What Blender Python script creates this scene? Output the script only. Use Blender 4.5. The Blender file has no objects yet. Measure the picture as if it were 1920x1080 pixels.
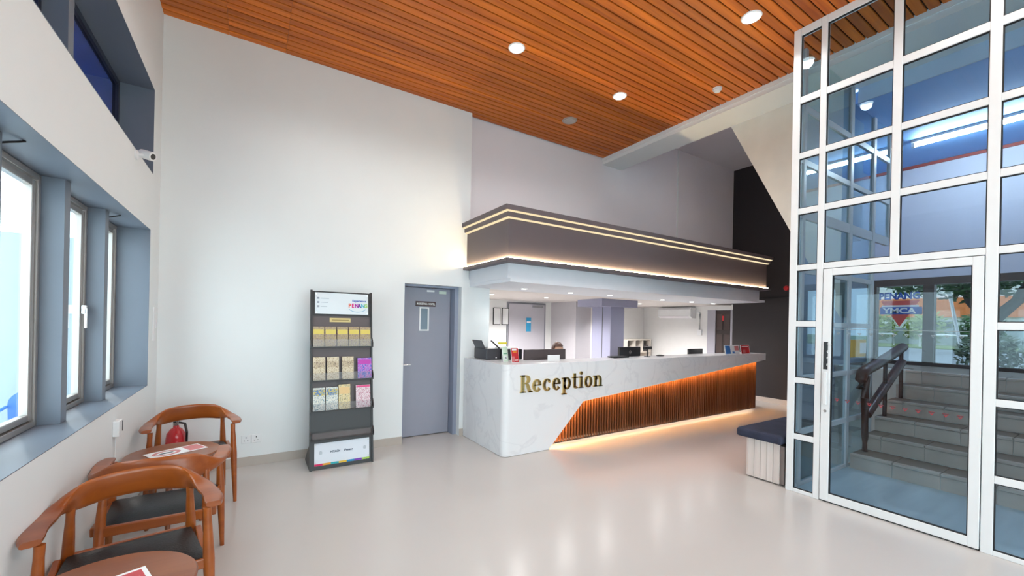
import bpy, bmesh, math, random
from mathutils import Matrix, Vector
random.seed(7)
PI = math.pi
sc = bpy.context.scene
COL = sc.collection

# ------------------------------------------------------------------ camera
F, CXP, CYP, ROLL, YAW, EYE = 772.29, 960.0, 604.82, 0.0202, 0.5633, 1.60
cam = bpy.data.cameras.new('camera'); cam_o = bpy.data.objects.new('camera', cam); COL.objects.link(cam_o)
cam.sensor_fit = 'HORIZONTAL'; cam.sensor_width = 36.0
cam.lens = 36.0 * F / 1920.0
cam.shift_x = 0.0
cam.shift_y = (CYP - 540.0) / 1920.0
cam.clip_start = 0.05; cam.clip_end = 300
_fw = Vector((math.sin(YAW), math.cos(YAW), 0)); _rt = Vector((math.cos(YAW), -math.sin(YAW), 0)); _up = Vector((0, 0, 1))
_r2 = _rt * math.cos(ROLL) + _up * math.sin(ROLL)
_u2 = -_rt * math.sin(ROLL) + _up * math.cos(ROLL)
m = Matrix((( _r2.x, _u2.x, -_fw.x, 0), (_r2.y, _u2.y, -_fw.y, 0), (_r2.z, _u2.z, -_fw.z, EYE), (0, 0, 0, 1)))
cam_o.matrix_world = m
sc.camera = cam_o

# ------------------------------------------------------------------ world, exposure, big lights
SKY_STRENGTH = 5.0
world = bpy.data.worlds.new('world'); sc.world = world; world.use_nodes = True
bgn = world.node_tree.nodes['Background']
bgn.inputs['Color'].default_value = (0.77, 0.93, 1.0, 1); bgn.inputs['Strength'].default_value = SKY_STRENGTH
sc.view_settings.view_transform = 'Standard'
try: sc.view_settings.look = 'None'
except Exception: pass
sc.view_settings.exposure = 0.30; sc.view_settings.gamma = 1.0
sc.view_settings.use_curve_mapping = False
sun = bpy.data.lights.new('sun', 'SUN'); sun.energy = 3.0; sun.angle = 0.02; sun.color = (1, 0.95, 0.88)
sun_o = bpy.data.objects.new('sun', sun); COL.objects.link(sun_o)
sun_o.rotation_euler = (math.radians(38), 0, math.radians(200)); sun_o.location = (0, 0, 30)
DOWNLIGHT_W = 42.0

def portal(name, loc, rot, sx, sy):
    l = bpy.data.lights.new(name, 'AREA'); l.shape = 'RECTANGLE'; l.size = sx; l.size_y = sy
    try: l.cycles.is_portal = True
    except Exception: return
    o = bpy.data.objects.new(name, l); COL.objects.link(o); o.location = loc; o.rotation_euler = rot
# sampling portals in the glazed openings (they give off no light of their own)
portal('portal_front', (1.87, -3.42, 1.75), (PI/2, 0, PI), 5.0, 3.3)
portal('portal_left', (-1.06, 2.6, 1.67), (PI/2, 0, -PI/2), 4.6, 1.45)
portal('portal_entrance', (9.12, 1.0, 1.75), (PI/2, 0, PI/2), 3.6, 1.4)

# ------------------------------------------------------------------ materials
MATS = {}
def srgb(r, g, b):
    f = lambda c: (c/255/12.92) if c/255 <= 0.04045 else ((c/255+0.055)/1.055)**2.4
    return (f(r), f(g), f(b))
def mat(name, color, rough=0.5, metal=0.0, noise=0.0, nscale=8.0, bump=0.0, bscale=60.0, spec=0.5, coat=0.0, stretch=None):
    if name in MATS: return MATS[name]
    mt = bpy.data.materials.new(name); mt.use_nodes = True; nt = mt.node_tree
    b = nt.nodes['Principled BSDF']
    b.inputs['Base Color'].default_value = (*color, 1); b.inputs['Roughness'].default_value = rough
    b.inputs['Metallic'].default_value = metal; b.inputs['Specular IOR Level'].default_value = spec
    b.inputs['Coat Weight'].default_value = coat
    tc = nt.nodes.new('ShaderNodeTexCoord')
    src = tc.outputs['Object']
    if stretch:
        mp = nt.nodes.new('ShaderNodeMapping'); mp.inputs['Scale'].default_value = stretch
        nt.links.new(src, mp.inputs['Vector']); src = mp.outputs['Vector']
    n = nt.nodes.new('ShaderNodeTexNoise'); n.inputs['Scale'].default_value = nscale; n.inputs['Detail'].default_value = 4
    nt.links.new(src, n.inputs['Vector'])
    mx = nt.nodes.new('ShaderNodeMix'); mx.data_type = 'RGBA'; mx.blend_type = 'MULTIPLY'
    nz = max(noise, 0.03)
    mr = nt.nodes.new('ShaderNodeMapRange'); mr.inputs['From Min'].default_value = 0.25; mr.inputs['From Max'].default_value = 0.75
    mr.inputs['To Min'].default_value = 1 - nz; mr.inputs['To Max'].default_value = 1.0
    nt.links.new(n.outputs['Fac'], mr.inputs['Value'])
    mx.inputs['Factor'].default_value = 1.0
    mx.inputs['A'].default_value = (*color, 1); nt.links.new(mr.outputs['Result'], mx.inputs['B'])
    nt.links.new(mx.outputs['Result'], b.inputs['Base Color'])
    if bump:
        n2 = nt.nodes.new('ShaderNodeTexNoise'); n2.inputs['Scale'].default_value = bscale
        nt.links.new(src, n2.inputs['Vector'])
        bp = nt.nodes.new('ShaderNodeBump'); bp.inputs['Strength'].default_value = bump; bp.inputs['Distance'].default_value = 0.01
        nt.links.new(n2.outputs['Fac'], bp.inputs['Height']); nt.links.new(bp.outputs['Normal'], b.inputs['Normal'])
    MATS[name] = mt; return mt
def emis(name, color, strength):
    if name in MATS: return MATS[name]
    mt = bpy.data.materials.new(name); mt.use_nodes = True; nt = mt.node_tree
    nt.nodes.remove(nt.nodes['Principled BSDF'])
    e = nt.nodes.new('ShaderNodeEmission'); e.inputs['Color'].default_value = (*color, 1); e.inputs['Strength'].default_value = strength
    nt.links.new(e.outputs[0], nt.nodes['Material Output'].inputs['Surface'])
    MATS[name] = mt; return mt
def glass(name, tint=(0.93, 0.97, 0.98), f0=0.05, refl=(1, 1, 1)):
    if name in MATS: return MATS[name]
    mt = bpy.data.materials.new(name); mt.use_nodes = True; nt = mt.node_tree
    nt.nodes.remove(nt.nodes['Principled BSDF'])
    tr = nt.nodes.new('ShaderNodeBsdfTransparent'); tr.inputs['Color'].default_value = (*tint, 1)
    gl = nt.nodes.new('ShaderNodeBsdfGlossy'); gl.inputs['Roughness'].default_value = 0.0; gl.inputs['Color'].default_value = (*refl, 1)
    lw = nt.nodes.new('ShaderNodeLayerWeight')
    pw = nt.nodes.new('ShaderNodeMath'); pw.operation = 'POWER'; pw.inputs[1].default_value = 4.0
    nt.links.new(lw.outputs['Facing'], pw.inputs[0])
    ma = nt.nodes.new('ShaderNodeMath'); ma.operation = 'MULTIPLY_ADD'; ma.inputs[1].default_value = 1 - f0; ma.inputs[2].default_value = f0
    nt.links.new(pw.outputs[0], ma.inputs[0])
    mx = nt.nodes.new('ShaderNodeMixShader')
    nt.links.new(ma.outputs[0], mx.inputs['Fac']); nt.links.new(tr.outputs[0], mx.inputs[1]); nt.links.new(gl.outputs[0], mx.inputs[2])
    nt.links.new(mx.outputs[0], nt.nodes['Material Output'].inputs['Surface'])
    MATS[name] = mt; return mt
def wood(name, c1, c2, rough=0.35, axis='X', scale=3.0, coat=0.0, rnd=0.25):
    if name in MATS: return MATS[name]
    mt = bpy.data.materials.new(name); mt.use_nodes = True; nt = mt.node_tree; b = nt.nodes['Principled BSDF']
    b.inputs['Roughness'].default_value = rough; b.inputs['Coat Weight'].default_value = coat; b.inputs['Coat Roughness'].default_value = 0.15
    tc = nt.nodes.new('ShaderNodeTexCoord'); mp = nt.nodes.new('ShaderNodeMapping')
    s = {'X': (0.6, 14, 14), 'Y': (14, 0.6, 14), 'Z': (14, 14, 0.6)}[axis]
    mp.inputs['Scale'].default_value = tuple(scale*v/3 for v in s)
    oi = nt.nodes.new('ShaderNodeObjectInfo')
    add = nt.nodes.new('ShaderNodeVectorMath'); add.operation = 'ADD'
    sclr = nt.nodes.new('ShaderNodeMath'); sclr.operation = 'MULTIPLY'; sclr.inputs[1].default_value = 37.0
    nt.links.new(oi.outputs['Random'], sclr.inputs[0])
    nt.links.new(tc.outputs['Object'], mp.inputs['Vector']); nt.links.new(mp.outputs[0], add.inputs[0]); nt.links.new(sclr.outputs[0], add.inputs[1])
    n = nt.nodes.new('ShaderNodeTexNoise'); n.inputs['Scale'].default_value = 1.0; n.inputs['Detail'].default_value = 6; n.inputs['Roughness'].default_value = 0.6; n.inputs['Distortion'].default_value = 0.4
    nt.links.new(add.outputs[0], n.inputs['Vector'])
    cr = nt.nodes.new('ShaderNodeValToRGB'); cr.color_ramp.elements[0].position = 0.3; cr.color_ramp.elements[1].position = 0.7
    cr.color_ramp.elements[0].color = (*c1, 1); cr.color_ramp.elements[1].color = (*c2, 1)
    nt.links.new(n.outputs['Fac'], cr.inputs['Fac'])
    mr = nt.nodes.new('ShaderNodeMapRange'); mr.inputs['To Min'].default_value = 1 - rnd; mr.inputs['To Max'].default_value = 1.0
    nt.links.new(oi.outputs['Random'], mr.inputs['Value'])
    mx = nt.nodes.new('ShaderNodeMix'); mx.data_type = 'RGBA'; mx.blend_type = 'MULTIPLY'; mx.inputs['Factor'].default_value = 1.0
    nt.links.new(cr.outputs[0], mx.inputs['A']); nt.links.new(mr.outputs[0], mx.inputs['B'])
    nt.links.new(mx.outputs['Result'], b.inputs['Base Color'])
    MATS[name] = mt; return mt
def marble(name):
    mt = bpy.data.materials.new(name); mt.use_nodes = True; nt = mt.node_tree; b = nt.nodes['Principled BSDF']
    b.inputs['Roughness'].default_value = 0.22
    tc = nt.nodes.new('ShaderNodeTexCoord')
    n1 = nt.nodes.new('ShaderNodeTexNoise'); n1.inputs['Scale'].default_value = 1.6; n1.inputs['Detail'].default_value = 5; n1.inputs['Distortion'].default_value = 1.6
    nt.links.new(tc.outputs['Object'], n1.inputs['Vector'])
    ab = nt.nodes.new('ShaderNodeMath'); ab.operation = 'SUBTRACT'; ab.inputs[1].default_value = 0.5; nt.links.new(n1.outputs['Fac'], ab.inputs[0])
    a2 = nt.nodes.new('ShaderNodeMath'); a2.operation = 'ABSOLUTE'; nt.links.new(ab.outputs[0], a2.inputs[0])
    cr = nt.nodes.new('ShaderNodeValToRGB')
    cr.color_ramp.elements[0].position = 0.0; cr.color_ramp.elements[0].color = (0.735, 0.735, 0.76, 1)
    cr.color_ramp.elements[1].position = 0.035; cr.color_ramp.elements[1].color = (0.80, 0.80, 0.82, 1)
    nt.links.new(a2.outputs[0], cr.inputs['Fac']); nt.links.new(cr.outputs[0], b.inputs['Base Color'])
    MATS[name] = mt; return mt
def print_mat(name, c1, c2, c3, scale=30):
    if name in MATS: return MATS[name]
    mt = bpy.data.materials.new(name); mt.use_nodes = True; nt = mt.node_tree; b = nt.nodes['Principled BSDF']
    b.inputs['Roughness'].default_value = 0.35
    tc = nt.nodes.new('ShaderNodeTexCoord'); v = nt.nodes.new('ShaderNodeTexNoise'); v.inputs['Scale'].default_value = scale; v.inputs['Detail'].default_value = 2
    nt.links.new(tc.outputs['Object'], v.inputs['Vector'])
    cr = nt.nodes.new('ShaderNodeValToRGB'); cr.color_ramp.elements[0].position = 0.40; cr.color_ramp.elements[1].position = 0.60
    e = cr.color_ramp.elements.new(0.5)
    cr.color_ramp.elements[0].color = (*c1, 1); e.color = (*c2, 1); cr.color_ramp.elements[2].color = (*c3, 1)
    nt.links.new(v.outputs['Fac'], cr.inputs['Fac']); nt.links.new(cr.outputs[0], b.inputs['Base Color'])
    MATS[name] = mt; return mt

WHITE = mat('white_paint', (0.82, 0.845, 0.85), 0.6, noise=0.03, nscale=2)
GREYW = mat('grey_paint', (0.82, 0.79, 0.83), 0.6, noise=0.03, nscale=2)
DARKW = mat('dark_brown_paint', (0.026, 0.021, 0.023), 0.55)
FASCIA = mat('taupe_paint', (0.118, 0.095, 0.105), 0.5)
SOFFIT = mat('pale_blue_paint', (0.70, 0.73, 0.79), 0.6)
CREAM = mat('cream_plaster', (0.80, 0.745, 0.67), 0.65, noise=0.12, nscale=3)
BLUEGREY = mat('blue_grey_paint', (0.155, 0.182, 0.228), 0.45)
ALU = mat('brushed_aluminium', (0.46, 0.43, 0.41), 0.35, metal=0.75)
WFRAME = mat('white_powder_coat', (0.83, 0.84, 0.85), 0.35)
RUBBER = mat('black_gasket', (0.012, 0.012, 0.014), 0.5)
DOORGREY = mat('grey_door_paint', (0.31, 0.32, 0.385), 0.45)
FLOORM = mat('beige_epoxy', (0.60, 0.565, 0.54), 0.22, noise=0.04, nscale=1.2)
BASEB = mat('beige_skirting', (0.50, 0.44, 0.39), 0.4)
TIMBER = wood('ceiling_timber', (0.47, 0.092, 0.004), (0.88, 0.225, 0.008), 0.5, 'X', 3.0, coat=0.06, rnd=0.30)
GROOVE = mat('dark_groove', (0.020, 0.005, 0.002), 0.7)
TEAK = wood('chair_teak', (0.25, 0.052, 0.006), (0.40, 0.100, 0.013), 0.30, 'X', 2.0, coat=0.15, rnd=0.1)
TABLEW = wood('table_walnut', (0.20, 0.058, 0.020), (0.30, 0.098, 0.036), 0.28, 'X', 2.0, coat=0.25, rnd=0.05)
LEATHER = mat('black_leather', (0.009, 0.009, 0.011), 0.42, bump=0.15, bscale=120)
MARBLE = marble('white_marble')
SLATW = wood('slat_timber', (0.095, 0.040, 0.018), (0.17, 0.070, 0.030), 0.4, 'Z', 3.0, rnd=0.2)
SLATB = mat('slat_backing', (0.010, 0.006, 0.004), 0.7)
BRASS = mat('polished_brass', (0.78, 0.56, 0.22), 0.12, metal=1.0)
BLACK = mat('black_plastic', (0.016, 0.016, 0.018), 0.35)
DGREY = mat('dark_grey_plastic', (0.055, 0.055, 0.065), 0.4)
RACKM = mat('black_powder_coat', (0.020, 0.017, 0.018), 0.4)
RACKP = mat('rack_panel_brown', (0.115, 0.088, 0.090), 0.45)
PAPER = mat('white_paper', (0.86, 0.86, 0.86), 0.5)
REDP = mat('red_print', (0.55, 0.025, 0.03), 0.35)
CLEARG = glass('clear_glass', (0.955, 0.975, 0.975), 0.035)
BLUEG = glass('bluish_glass', (0.86, 0.925, 0.965), 0.016, (0.85, 0.95, 1.0))
SIDEG = glass('side_glass', (0.78, 0.90, 0.94), 0.03, (0.85, 0.95, 1.0))
NAVYG = glass('navy_tinted_glass', (0.05, 0.075, 0.19), 0.06)
ACRYL = glass('acrylic', (0.90, 0.90, 0.91), 0.06)
LAMP = emis('lamp_white', (0.93, 1.0, 0.97), 14.0)
LAMPS = emis('lamp_small_warm', (1.0, 0.93, 0.85), 7.0)
TUBE = emis('fluorescent', (0.80, 0.95, 1.0), 75.0)
COVE = emis('cove_led', (1.0, 0.76, 0.42), 65.0)
LINEL = emis('line_led', (1.0, 0.80, 0.50), 0.85)
AMBER = emis('amber_led', (1.0, 0.47, 0.13), 190.0)
AMBERF = emis('warm_floor_led', (1.0, 0.76, 0.55), 12.0)
STEEL = mat('steel', (0.62, 0.62, 0.62), 0.25, metal=1.0)
CUSH = mat('navy_velvet', (0.030, 0.038, 0.080), 0.75, noise=0.6, nscale=5, bump=0.3, bscale=25)
WASHW = wood('washed_plank', (0.66, 0.57, 0.53), (0.78, 0.70, 0.66), 0.55, 'Z', 2.0, rnd=0.1)
TILE = mat('stair_tile', (0.52, 0.43, 0.37), 0.4, noise=0.18, nscale=4)
TREAD = mat('stair_tread_tile', (0.22, 0.15, 0.11), 0.45, noise=0.2, nscale=4)
GROUT = mat('pale_grout', (0.62, 0.60, 0.56), 0.8)
VFLOOR = mat('grey_vestibule_tile', (0.52, 0.64, 0.72), 0.14, noise=0.2, nscale=1.5, stretch=(0.5, 4, 1))
RAILW = wood('handrail_wood', (0.060, 0.022, 0.016), (0.11, 0.042, 0.030), 0.35, 'X', 2.0)
BROWNM = mat('brown_frame', (0.060, 0.032, 0.026), 0.4)
LILAC = mat('lilac_wall', (0.62, 0.60, 0.70), 0.6)
PALEBLUE = mat('daylight_blue_ceiling', (0.26, 0.50, 0.95), 0.6)  # bluish daylight put into the stair ceiling's colour
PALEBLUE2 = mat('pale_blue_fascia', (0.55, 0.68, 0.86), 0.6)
REDTRIM = mat('red_trim', (0.34, 0.06, 0.05), 0.5)

# ------------------------------------------------------------------ mesh helpers
def obj(name, bm, material, parent=None, smooth=False):
    me = bpy.data.meshes.new(name)
    bmesh.ops.recalc_face_normals(bm, faces=bm.faces)
    if smooth:
        for f in bm.faces: f.smooth = True
    bm.to_mesh(me); bm.free()
    if material: me.materials.append(material)
    o = bpy.data.objects.new(name, me); COL.objects.link(o)
    if parent: put(o, parent)
    return o
def put(o, parent):
    o.parent = parent
    if parent.type == 'EMPTY' and not parent.get('local_build'):
        o.matrix_parent_inverse = parent.matrix_basis.inverted()
    elif parent.type != 'EMPTY' and parent.parent is None and not parent.get('local_build'):
        o.matrix_parent_inverse = parent.matrix_basis.inverted()
    return o
def thing(name, label, cat, loc=(0, 0, 0), rotz=0.0, group=None, local=False):
    o = bpy.data.objects.new(name, None); COL.objects.link(o)
    o.empty_display_size = 0.1
    o.location = loc; o.rotation_euler = (0, 0, rotz)
    if rotz: o.matrix_basis = Matrix.Translation(loc) @ Matrix.Rotation(rotz, 4, 'Z')
    o['label'] = label; o['category'] = cat
    if group: o['group'] = group
    if local: o['local_build'] = 1
    return o
def setorigin(o):
    """move a top-level mesh's origin to its base centre"""
    vs = [v.co for v in o.data.vertices]
    c = Vector(((min(v.x for v in vs)+max(v.x for v in vs))/2, (min(v.y for v in vs)+max(v.y for v in vs))/2, min(v.z for v in vs)))
    o.data.transform(Matrix.Translation(-c)); o.location = o.location + c
    return o
def tag(o, label, cat, group=None):
    o['label'] = label; o['category'] = cat
    if group: o['group'] = group
    if o.type == 'MESH' and not o.children: setorigin(o)
    return o
def struct(o, label=None):
    o['kind'] = 'structure'
    if label: o['label'] = label
    return o
def sempty(name, label=None, loc=(0, 0, 0)):
    o = bpy.data.objects.new(name, None); COL.objects.link(o); o.location = loc; o.empty_display_size = 0.1
    return struct(o, label)
def addbox(bm, x0, x1, y0, y1, z0, z1):
    v = [bm.verts.new(p) for p in ((x0,y0,z0),(x1,y0,z0),(x1,y1,z0),(x0,y1,z0),(x0,y0,z1),(x1,y0,z1),(x1,y1,z1),(x0,y1,z1))]
    fs = [bm.faces.new([v[i] for i in f]) for f in ((0,3,2,1),(4,5,6,7),(0,1,5,4),(1,2,6,5),(2,3,7,6),(3,0,4,7))]
    return v, fs
def box(name, x0, x1, y0, y1, z0, z1, material, parent=None, bevel=0.0, seg=2):
    bm = bmesh.new(); addbox(bm, min(x0,x1), max(x0,x1), min(y0,y1), max(y0,y1), min(z0,z1), max(z0,z1))
    if bevel: bmesh.ops.bevel(bm, geom=list(bm.edges), offset=bevel, segments=seg, affect='EDGES', profile=0.5)
    return obj(name, bm, material, parent)
def boxes(name, lst, material, parent=None):
    bm = bmesh.new()
    for b in lst: addbox(bm, *b)
    return obj(name, bm, material, parent)
def addprism(bm, pts, d0, d1, plane='XZ'):
    """extrude a 2D outline: plane XZ -> along Y, YZ -> along X, XY -> along Z"""
    def P(a, b, d): return {'XZ': (a, d, b), 'YZ': (d, a, b), 'XY': (a, b, d)}[plane]
    A = [bm.verts.new(P(a, b, d0)) for a, b in pts]; B = [bm.verts.new(P(a, b, d1)) for a, b in pts]
    n = len(pts)
    bm.faces.new(A); bm.faces.new(list(reversed(B)))
    for i in range(n): bm.faces.new((A[i], B[i], B[(i+1) % n], A[(i+1) % n]))
def prism(name, pts, d0, d1, plane, material, parent=None, bevel=0.0):
    bm = bmesh.new(); addprism(bm, pts, d0, d1, plane)
    if bevel: bmesh.ops.bevel(bm, geom=list(bm.edges), offset=bevel, segments=2, affect='EDGES', profile=0.5)
    return obj(name, bm, material, parent)
def addlathe(bm, prof, cx=0, cy=0, n=20, axis='Z'):
    rings = []
    for r, z in prof:
        ring = []
        for i in range(n):
            a = 2*PI*i/n
            p = (cx + r*math.cos(a), cy + r*math.sin(a), z)
            ring.append(bm.verts.new(p))
        rings.append(ring)
    for a, b in zip(rings, rings[1:]):
        for i in range(n): bm.faces.new((a[i], a[(i+1) % n], b[(i+1) % n], b[i]))
    bm.faces.new(list(reversed(rings[0]))); bm.faces.new(rings[-1])
def lathe(name, prof, cx, cy, material, parent=None, n=20, smooth=True):
    bm = bmesh.new(); addlathe(bm, prof, cx, cy, n)
    o = obj(name, bm, material, parent)
    if smooth: autosmooth(o)
    return o
def autosmooth(o, ang=0.6):
    me = o.data
    bm = bmesh.new(); bm.from_mesh(me)
    for f in bm.faces: f.smooth = True
    for e in bm.edges:
        if len(e.link_faces) == 2 and e.calc_face_angle(0) > ang: e.smooth = False
    bm.to_mesh(me); bm.free()
def addtube(bm, pts, r, n=8, sx=1.0):
    pts = [Vector(p) for p in pts]; rs = r if isinstance(r, (list, tuple)) else [r]*len(pts)
    rings = []
    for i, p in enumerate(pts):
        t = (pts[min(i+1, len(pts)-1)] - pts[max(i-1, 0)]).normalized()
        u = t.cross(Vector((0, 0, 1)))
        if u.length < 1e-4: u = t.cross(Vector((0, 1, 0)))
        u.normalize(); v = t.cross(u).normalized()
        rings.append([bm.verts.new(p + rs[i]*(sx*math.cos(2*PI*k/n)*u + math.sin(2*PI*k/n)*v)) for k in range(n)])
    for a, b in zip(rings, rings[1:]):
        for i in range(n): bm.faces.new((a[i], a[(i+1) % n], b[(i+1) % n], b[i]))
    bm.faces.new(list(reversed(rings[0]))); bm.faces.new(rings[-1])
def tube(name, pts, r, material, parent=None, n=8, sx=1.0):
    bm = bmesh.new(); addtube(bm, pts, r, n, sx); return autoret(obj(name, bm, material, parent))
def autoret(o): autosmooth(o, 0.9); return o
def text_obj(name, body, size, loc, rot, material, parent=None, depth=0.002, align='LEFT', sx=1.0, bold=0.0):
    cu = bpy.data.curves.new(name, 'FONT'); cu.body = body; cu.size = size; cu.extrude = depth; cu.align_x = align; cu.offset = bold
    cu.resolution_u = 2
    to = bpy.data.objects.new('t', cu); COL.objects.link(to)
    dg = bpy.context.evaluated_depsgraph_get(); dg.update()
    me = bpy.data.meshes.new_from_object(to.evaluated_get(dg)); bpy.data.objects.remove(to)
    me.materials.clear(); me.materials.append(material)
    M = Matrix.Translation(loc) @ rot @ Matrix.Diagonal((sx, 1, 1, 1))
    me.transform(M); me.name = name
    o = bpy.data.objects.new(name, me); COL.objects.link(o)
    if parent: put(o, parent)
    return o
ROT_NY = Matrix.Rotation(PI/2, 4, 'X')                                       # reads when facing +Y (surface looks to -Y)
ROT_NX = Matrix.Rotation(-PI/2, 4, 'Z') @ Matrix.Rotation(PI/2, 4, 'X')       # surface looks to -X
def copy_tree(root, loc, rotz, label):
    r = root.copy(); COL.objects.link(r); r.location = loc; r.rotation_euler = (0, 0, rotz); r['label'] = label
    for ch in list(root.children):
        c = ch.copy(); COL.objects.link(c); c.parent = r
        for g in list(ch.children):
            d = g.copy(); COL.objects.link(d); d.parent = c
    return r

# ================================================================== SETTING
ZC = 4.548; XL = -0.779; YB = 5.255; YG = 5.37; XB = 5.228; XG = 4.512; XD = 9.40; YF = -3.5
struct(box('floor', XL-0.3, 12.0, YF, 8.2, -0.12, 0.0, FLOORM), 'glossy beige lobby floor')
struct(box('floor', XG+0.03, 5.86, -1.3, 1.95, 0.0005, 0.006, VFLOOR), 'grey shiny floor inside the glass vestibule')

# ---- timber ceiling: each board is a piece
ceil = struct(box('ceiling', XL-0.1, XB, YF, YG+0.05, ZC+0.0165, ZC+0.14, GROOVE), 'orange timber board ceiling')
pitch = 0.0905; nb = int((YG + 0.05 - YF)/pitch)
ptmpl = {}
def board(x0, x1, y1):
    key = round(x1-x0, 3)
    if key not in ptmpl:
        bm = bmesh.new(); addbox(bm, -key/2, key/2, -(pitch-0.0125)/2, (pitch-0.0125)/2, 0, 0.017)
        bmesh.ops.bevel(bm, geom=[e for e in bm.edges if abs(e.verts[0].co.y-e.verts[1].co.y) < 1e-6 and abs(e.verts[0].co.z-e.verts[1].co.z) < 1e-6 and e.verts[0].co.z < 0.001], offset=0.004, segments=1, affect='EDGES')
        me_o = obj('board', bm, TIMBER); ptmpl[key] = me_o.data; o = me_o
    else:
        o = bpy.data.objects.new('board', ptmpl[key]); COL.objects.link(o)
    o.location = ((x0+x1)/2, y1-pitch/2, ZC); o.parent = ceil
for i in range(nb):
    y1 = YB + 0.0905*1 + 0.01 - i*pitch
    if y1 - pitch < YF: break
    if y1 - pitch > 3.0:
        cuts = [XL, -0.25] + ([0.27] if i < 12 else []) + [XB]
    else:
        cuts = [XL, 1.2 + 0.6*((i*7) % 5)/4, XB]
    for a, b in zip(cuts, cuts[1:]): board(a + 0.0008, b - 0.0008, y1)

# ---- left wall with two recessed window bands
wl = sempty('wall_left', 'white wall with two recessed window bands')
ZL0, ZL1, ZU0, ZU1, XW = 0.972, 2.364, 2.877, 3.639, -1.0
YL0, YL1, YU1 = 0.25, 4.838, 4.903
boxes('plaster', [(XL-0.22, XL, YF, YB+0.3, -0.01, ZL0), (XL-0.22, XL, YF, YB+0.3, ZL1, ZU0), (XL-0.22, XL, YF, YB+0.3, ZU1, ZC+0.1),
      (XL-0.22, XL, YL1, YB+0.3, ZL0, ZL1), (XL-0.22, XL, YU1, YB+0.3, ZU0, ZU1), (XL-0.22, XL, YF, YL0, ZL0, ZL1), (XL-0.22, XL, YF, YL0, ZU0, ZU1)], WHITE, wl)
# painted linings of the recesses
def lining(z0, z1, y0, y1, par):
    t = 0.004
    box('recess_sill', XW-0.02, XL+0.001, y0, y1, z0, z0+t, BLUEGREY, par)
    box('recess_head', XW-0.02, XL+0.001, y0, y1, z1-t, z1, BLUEGREY, par)
    box('recess_jamb', XW-0.02, XL+0.001, y1-t, y1, z0+t, z1-t, BLUEGREY, par)
    box('recess_jamb', XW-0.02, XL+0.001, y0, y0+t, z0+t, z1-t, BLUEGREY, par)
lining(ZL0, ZL1, YL0, YL1, wl); lining(ZU0, ZU1, YL0, YU1, wl)
fins = [0.98, 1.76, 2.545, 3.325, 4.085]
for z0, z1 in ((ZL0+0.005, ZL1-0.005), (ZU0+0.005, ZU1-0.005)):
    for fy in (fins if z0 < 2 else fins[:-1]): box('fin', XW-0.03, -0.905, fy, fy+0.085, z0, z1, BLUEGREY, wl)
edges = [YL0+0.01] + [v for f in fins for v in (f, f+0.085)] + [YL1-0.005]
for k in range(0, len(edges), 2):
    a, b = edges[k]+0.002, edges[k+1]-0.002
    w = sempty('window_%d' % (k//2+1), 'aluminium casement window in the left wall', (XW-0.03, (a+b)/2, ZL0))
    fo, fs = 0.032, 0.034
    for nm, yy0, yy1, zz0, zz1 in (('frame', a, a+fo, ZL0+.006, ZL1-.006), ('frame', b-fo, b, ZL0+.006, ZL1-.006), ('frame', a+fo, b-fo, ZL0+.006, ZL0+.006+fo), ('frame', a+fo, b-fo, ZL1-.006-fo, ZL1-.006)):
        box(nm, XW-0.05, XW+0.004, yy0, yy1, zz0, zz1, ALU, w, 0.003, 1)
    a2, b2, c2, d2 = a+fo+.006, b-fo-.006, ZL0+.012+fo, ZL1-.012-fo
    for yy0, yy1, zz0, zz1 in ((a2, a2+fs, c2, d2), (b2-fs, b2, c2, d2), (a2+fs, b2-fs, c2, c2+fs), (a2+fs, b2-fs, d2-fs, d2)):
        box('sash', XW-0.045, XW-0.006, yy0, yy1, zz0, zz1, ALU, w, 0.004, 1)
    box('gasket', XW-0.040, XW-0.022, a+fo, b-fo, ZL0+.006+fo, ZL0+.012+fo, RUBBER, w)
    box('pane', XW-0.030, XW-0.026, a2+fs, b2-fs, c2+fs, d2-fs, CLEARG, w)
    if k//2 == 4:
        h = box('handle', XW-0.004, XW+0.022, b2-fs+.006, b2-.008, 1.60, 1.66, WFRAME, w, 0.003)
        box('grip', XW+0.012, XW+0.026, b2-fs+.006, b2-.012, 1.50, 1.64, WFRAME, h, 0.004)
edges = edges[:-3] + [YU1-0.004]
for k in range(0, len(edges), 2):
    a, b = edges[k]+0.002, edges[k+1]-0.002
    w = sempty('window_%d' % (k//2+7), 'dark tinted clerestory window in the left wall', (XW-0.03, (a+b)/2, ZU0))
    for yy0, yy1, zz0, zz1 in ((a, a+.04, ZU0+.006, ZU1-.006), (b-.04, b, ZU0+.006, ZU1-.006), (a+.04, b-.04, ZU0+.006, ZU0+.05), (a+.04, b-.04, ZU1-.05, ZU1-.006)):
        box('frame', XW-0.05, XW-0.01, yy0, yy1, zz0, zz1, mat('dark_navy_frame', (0.02, 0.025, 0.05), 0.4), w)
    box('pane', XW-0.035, XW-0.030, a+.04, b-.04, ZU0+.05, ZU1-.05, NAVYG, w)

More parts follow.
